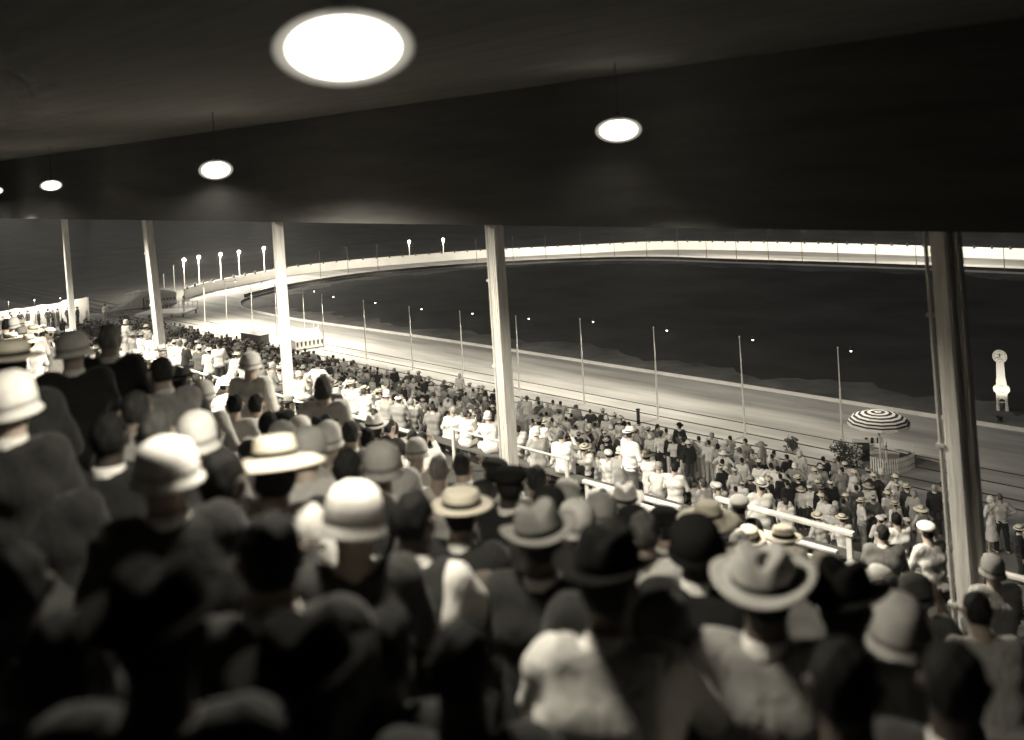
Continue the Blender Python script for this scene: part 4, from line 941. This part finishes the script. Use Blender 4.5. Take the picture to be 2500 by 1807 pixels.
for i, (x, y, z, yw, pz, hk) in enumerate([(150, 1640, 1.9, 20, 's_lean', None), (395, 1560, 1.75, 5, 's_lap', 'fedora'), (760, 1700, 1.9, 10, 's_lean', 'fedora'), (930, 1600, 2.5, -5, 's_cross', None), (45, 1440, 2.5, 20, 's_lap', None), (1130, 1640, 2.3, 5, 's_lean', None)]):
    hero(x, y, pz, 'jacket', .012, hk, .012, z=z, yaw=yw, hairv=.008, skin=.03, collar=False, lab=f'deeply shadowed figure in black coat along the bottom foreground, {ORD[(1, 2, 3, 4, 0, 5)[i]]} from the left')  # near-black skin and hair put the foreground shade into the colours
# named figures on the apron: head pixel -> standing on the ground
def apron(px, py, pose, top, tv, hatk=None, hv=.7, yaw=0, scale=1.0, lab='', z0=0.0, **kw):
    J = POSES[pose]; d = ray(px, py); t = (H-z0-J['hd'][2]*scale)/-d.z; y = YV+math.radians(yaw)
    foot = put_head(px, py, t, pose, y, scale); taken.append((px, py, F*.2/t)); LAB.add(lab)
    return person(foot, y, pose, top, tv, hatk, hv, scale, lab, 'spectators', **kw)
apron(1334, 1012, 't_akimbo', 'shirt', .88, None, trv=.3, hairv=.012, lab='man in white shirt with hands on hips, right of the middle pillar')
apron(1440, 1042, 't_down', 'dress', .85, 'cloche', .8, lab='woman all in white standing, first right of the middle pillar')
apron(1480, 1078, 't_down', 'jacket', .012, 'fedora', .75, trv=.02, lab='man in black suit and white hat beside the woman all in white')
apron(1514, 1066, 't_pocket', 'jacket', .05, 'boater', .8, lab='man in dark jacket with bright boater, right of the black suit')
apron(1558, 1032, 't_front', 'shirt', .85, None, trv=.03, hairv=.01, lab='man in white shirt by the short dark post on the apron')
apron(1583, 1050, 't_pocket', 'jacket', .45, 'fedora', .5, trv=.45, lab='man in pale grey suit standing alone in open ground')
apron(1612, 1062, 't_down', 'shirt', .8, None, trv=.02, hairv=.05, lab='man in white shirt right of the pale grey suit')
apron(1658, 1042, 't_shoulder', 'jacket', .02, 'fedora', .015, scale=1.08, lab='tall man in black jacket and black hat above the apron crowd')
apron(1636, 1068, 't_down', 'jacket', .015, 'cloche', .7, trv=.65, lab='person in black jacket and pale trousers, open ground, left one')
apron(1668, 1076, 't_down', 'jacket', .018, None, trv=.65, lab='person in black jacket and pale trousers, open ground, right one')
apron(1706, 1072, 't_down', 'shirt', .85, None, trv=.6, hairv=.02, lab='man in white shirt and pale trousers, right of the black jackets')
apron(1730, 1082, 't_front', 'shirt', .75, None, trv=.4, hairv=.02, lab='man in white shirt and grey trousers next to the pale trousers man')
apron(1752, 1090, 't_down', 'dress', .4, None, hairv=.02, lab='woman in long grey dress right of the white shirts')
apron(1882, 1138, 't_akimbo', 'shirt', .88, None, trv=.04, hairv=.012, lab='dark haired man in white shirt, hands on hips, left of centre right crowd')
apron(1955, 1196, 't_down', 'shirt', .8, 'wide', .7, scale=.86, trv=.05, lab='left of two boys in white shirts, wearing a brimmed hat')
apron(1977, 1192, 't_down', 'shirt', .88, 'cap', .85, scale=.9, trv=.05, lab='right of two boys in white shirts, wearing a white cap')
apron(2003, 1192, 't_down', 'jacket', .012, 'boater', .3, scale=.95, lab='man in black jacket and grey boater beside the two boys')
apron(1948, 1168, 't_down', 'jacket', .012, 'boater', .8, lab='man in black jacket and white boater behind the two boys')
apron(2063, 1136, 't_down', 'shirt', .85, 'cap', .75, trv=.015, lab='person in white shirt and pale cap below the flowering shrub')
apron(2010, 1122, 't_pocket', 'jacket', .02, None, hairv=.012, lab='dark haired man in black jacket left of the flowering shrub')
apron(2152, 1154, 't_down', 'dress', .5, 'cloche', .8, lab='woman in white cloche directly in front of the picket fence')
apron(2120, 1150, 't_pocket', 'shirt', .6, 'cap', .5, lab='person in grey cap at the left corner of the picket fence')
apron(2214, 1190, 't_down', 'jacket', .05, 'boater', .75, lab='man in dark jacket and boater below the right end of the picket fence')
apron(2280, 1192, 't_down', 'jacket', .03, None, hairv=.4, lab='pale haired man in black jacket left of the rightmost pillar')
apron(2120, 1188, 't_down', 'dress', .75, 'wide', .5, lab='woman in long white dress below the picket fence corner')
apron(2440, 1215, 't_akimbo', 'shirt', .5, None, trv=.02, scale=1.1, hairv=.1, lab='man in pale shirt with hands on hips, right of the rightmost pillar')
apron(1122, 918, 't_down', 'shirt', .85, 'cloche', .8, lab='figure all in white standing out on the track edge, left of the middle pillar')
apron(448, 725, 't_front', 'shirt', .8, None, z0=.5, yaw=-60, hairv=.02, trv=.7, lab='figure in white at the right end of the presentation platform')
apron(256, 745, 't_down', 'shirt', .85, 'cap', .2, yaw=30, trv=.4, lab='man in white shirt and grey trousers standing alone, left of the canvas ramp')
apron(955, 980, 't_down', 'shirt', .88, None, trv=.02, hairv=.02, lab='man in bright white shirt with black trousers, left apron crowd')
apron(978, 968, 't_front', 'shirt', .8, 'cap', .8, trv=.02, lab='person in white shirt and white cap beside the bright white shirt')
apron(1056, 985, 't_down', 'shirt', .88, None, trv=.3, hairv=.012, lab='dark haired man in white shirt, middle of the left apron crowd')
for i, (x, y) in enumerate([(25, 765), (48, 764), (67, 762), (94, 762), (117, 758), (128, 760), (141, 757), (166, 753), (188, 753)]):
    apron(x, y, ('t_down', 't_pocket', 't_shoulder')[i % 3], 'jacket', .05, None if i % 2 else 'fedora', .05, yaw=(-30, 40, 90)[i % 3], z0=-.0, scale=1.0, hairv=.02, lab=f'dark figure standing before the white wall far left, {ORD[i]} from the left')
# short dark post on the apron
p = onz(1562, 1085); ph_ = (1085-1001)*(p-CAM).dot(FW)/F; dp = empty('dark_post', p, 'short dark square post rising from the apron crowd', 'post'); mb = MB(); mb.box((0, 0, ph_/2), (.12, .12, ph_), bev=.01); link('shaft', mb, m_dark, dp)
mb = MB(); mb.box((0, 0, ph_+.025), (.16, .16, .05), bev=.008); link('cap', mb, m_dark, dp)

# ---- everyone else
def outfit(px, zone):
    r = random.random(); u = random.random
    if zone == 'apron':
        dark = .72 if px < 830 else .32
        if u() < dark: top, tv = ('jacket', random.choice((.015, .03, .05, .1)))
        elif u() < .62: top, tv = ('shirt', random.choice((.75, .85, .88)))
        else: top, tv = ('dress', random.choice((.35, .5, .7, .8)))
    elif zone == 'lower':
        if u() < .48: top, tv = ('shirt', random.choice((.6, .75, .85)))
        elif u() < .6: top, tv = ('dress', random.choice((.3, .5, .7, .8)))
        else: top, tv = ('jacket', random.choice((.03, .1, .25, .4)))
    else:
        if u() < .36: top, tv = ('shirt', random.choice((.6, .75, .85)))
        elif u() < .55: top, tv = ('dress', random.choice((.1, .3, .5, .7)))
        else: top, tv = ('jacket', random.choice((.02, .05, .15, .3, .45)))
    if top == 'dress': hatk = random.choice(('cloche', 'cloche', 'cloche', 'wide', None))
    else: hatk = random.choice((None, None, None, 'boater', 'fedora', 'cap', 'boater'))
    hv = random.choice((.85, .7, .75, .5, .35, .1)) if hatk != 'boater' else random.choice((.6, .75, .8))
    return top, tv, hatk, hv
cands = []
def cand(x, y, z, zone, pose, sc):
    J = POSES[pose]; h = Vector((x, y, z+J['hd'][2]*sc)); px, py, d = proj(h)
    if d < .5 or px < -30 or px > 2530 or py > 1780: return
    if px < 290 and py < 778: return
    for (a, b, r) in taken:
        if (a-px)**2+(b-py)**2 < (r*.62+F*.07/d)**2: return
    cands.append((d, x, y, z, zone, pose, sc, px, py))
SE = ('s_lap', 's_lean', 's_cross', 's_hand', 's_back', 's_lap'); ST = ('t_down', 't_front', 't_pocket', 't_shoulder', 't_raise', 't_down', 't_akimbo')
for i, N in enumerate(ROWS_U):
    if N < 3.9: continue
    x = -4.2*N
    while x < -.15*N:
        x += random.uniform(.52, .86) if x < -.95*N else random.uniform(.55, 1.1)
        px, py, d = proj((x, N, floor_u(N)+1.27))
        if px > 2050 and py < 1500: continue
        if px < 330 and random.random() < .35: continue
        if py < 520+(.286 if px < 1060 else .296 if px < 1400 else .307)*(px+900): continue
        cand(x, N+random.uniform(-.04, .04), floor_u(N), 'upper', random.choice(SE) if random.random() < .97 else 't_down', random.uniform(.93, 1.04))
for i, N in enumerate(ROWS_L):
    x = -2.75*N
    while x < -.2*N:
        x += random.uniform(.55, 1.0); px, py, d = proj((x, N, floor_l(N)+1.27))
        den = .85 if px < 1060 else (.5 if px < 1400 else .3 if px < 1700 else .13)
        if px > 1880 and N < 20: den = .04
        if random.random() > den: continue
        cand(x, N+random.uniform(-.05, .05), floor_l(N), 'lower', random.choice(SE) if random.random() < .9 else random.choice(ST), random.uniform(.93, 1.03))
N = 32.0
while N > 27.2:
    x = -96
    while x < -7.5:
        x += random.uniform(.5, .95); px, py, d = proj((x, N, 1.6)); fx, fy, _ = proj((x, N, 0)); dd = 32.0-N
        den = (.95 if dd < 2.0 else (.8 if px < 860 or px > 1700 else .4))*(.62+.5*math.sin(x*.9+1.7*math.sin(N))*math.sin(x*.31+2))*1.1+.12
        if px < 830: den = .92
        if px > 1690 and dd > 3.5: den = min(den, .5)
        if 1490 < px < 1740 and dd > 1.7: den = .04
        if dd > 4.2: den *= .6
        if px > 2250: den *= .5
        if random.random() > den: continue
        cand(x+random.uniform(-.1, .1), N+random.uniform(-.25, .25), .01, 'apron', random.choice(ST), random.uniform(.92, 1.06))
    N -= .66
x = -130
while x < -93:   # far left: standing spectators seen as a dark mass
    x += .8
    for N in (22, 25, 28, 31): cand(x+random.uniform(-.3, .3), N+random.uniform(-.5, .5), max(.01, floor_l(N)) if N < 26.5 else .01, 'apron', random.choice(ST), 1)
cands.sort(key=lambda c: c[0])
NIND = max(0, 299-len([o for o in COL.objects if o.get('category') == 'person']))
for c in cands[:NIND]:
    d, x, y, z, zone, pose, sc, px, py = c; top, tv, hatk, hv = outfit(px, zone)
    st_ = 'seated' if pose[0] == 's' else 'standing'
    base = desc(top, tv, hatk, hv, pose[0] == 's'); a, b = px/25, py/18.07; lab = f'{base}, {st_}, {a:.0f} percent across and {b:.0f} percent down'
    if lab in LAB: lab = f'{base}, {st_}, {a:.1f} percent across and {b:.1f} percent down'
    LAB.add(lab)
    person((x, y, z), YV+random.gauss(0, .4)+(random.choice((0, 0, 0, 0, 0, 1.4, -1.3)) if zone == 'apron' else 0), pose, top, tv, hatk, hv, sc, lab, 'spectators', hairv=random.choice((.01, .015, .03, .06, .3)), trv=random.choice((.02, .04, .1, .4, .6)), sway=(random.gauss(0, .03), random.gauss(0, .04)))
rest = cands[NIND:]
print('PEOPLE individual', len(LAB), 'rest', len(rest))
# the several hundred smallest figures further off read as one mass
PAL = [('skin', .42), ('hair', .02), ('straw', .75), ('cloth', .02), ('cloth', .05), ('cloth', .12), ('cloth', .3), ('cloth', .45), ('cloth', .65), ('cloth', .85), ('cloth', .55)]
def pal(v): return 3+min(range(8), key=lambda i: abs(PAL[3+i][1]-v))
def lowres(pose):
    if pose not in LOW:
        J = POSES[pose]; L = layers(J, .036, low=True, kinds=('body', 'jacket', 'trousers', 'dress'))
        vs, fs = L['body']; hd = J['hd']; keep = (np.linalg.norm(vs-hd, axis=1) < .19)
        for Wr in J['Wr']: keep |= np.linalg.norm(vs-Wr, axis=1) < .1
        for An in J['A']: keep |= np.linalg.norm(vs-An, axis=1) < .22
        fk = fs[keep[fs].all(1)]; L['body'] = (vs, fk); L['shirt'] = L['jacket']
        for nm in L:      # drop unused vertices
            v, f = L[nm]; u, inv = np.unique(f, return_inverse=True); L[nm] = (v[u], inv.reshape(f.shape))
        LOW[pose] = L
    return LOW[pose]
vs, fs = surfnet(lambda P: hairf(P), V3(-.12, -.14, -.13), V3(.12, .13, .17), .028); LH = (vs, fs)
def lowhat(k):
    if ('hat', k) not in LOW:
        mb = MB(); prof = {'boater': brim(.094, .158, .042)[:3]+[(.092, .048), (.09, .118), (.001, .12)], 'fedora': [(.09, .04), (.15, .04), (.15, .046), (.093, .05), (.074, .14), (.001, .15)], 'cloche': [(.119, -.033), (.1, 0), (.098, .07), (.06, .12), (.001, .136)], 'wide': [(.09, .036), (.215, .01), (.215, .016), (.094, .044), (.085, .12), (.001, .125)], 'cap': [(.098, .035), (.112, .06), (.08, .105), (.001, .116)]}[k]
        mb.lathe((0, -.006, 0), prof, 12, 1.17); LOW['hat', k] = (np.array(mb.v), np.array(mb.f))
    return LOW['hat', k]
AV, AF, AM = [], [], []; off = 0
for c in rest:
    d, x, y, z, zone, pose, sc, px, py = c; top, tv, hatk, hv = outfit(px, zone); L = lowres(pose); J = POSES[pose]; yw = YV+random.gauss(0, .5); R = Rz(yw)
    parts = [(L['body'], 0), (L['dress' if top == 'dress' else 'shirt'], pal(tv))]
    if top != 'dress': parts.append((L['trousers'], pal(random.choice((.02, .04, .1, .4, .6)))))
    Rh = Rz(*J['head'])
    if hatk != 'cloche': parts.append(((LH[0]@Rh.T+J['hd'], LH[1]), 1))
    if hatk: hvv, hf = lowhat(hatk); parts.append(((hvv@Rh.T+J['hd'], hf), 2 if hatk == 'boater' else pal(hv)))
    for (v, f), m in parts:
        AV.append((v*sc)@R.T+np.array((x, y, z))); AF.append(f+off); AM.append(np.full(len(f), m)); off += len(v)
me = npmesh('crowd', np.concatenate(AV), np.concatenate(AF), np.concatenate(AM))
for k in PAL: me.materials.append(pm(*k))
o = bpy.data.objects.new('crowd', me); COL.objects.link(o)
tag(o, 'distant mass of spectators filling the lower seats and apron towards the left bend', 'crowd', kind='stuff')
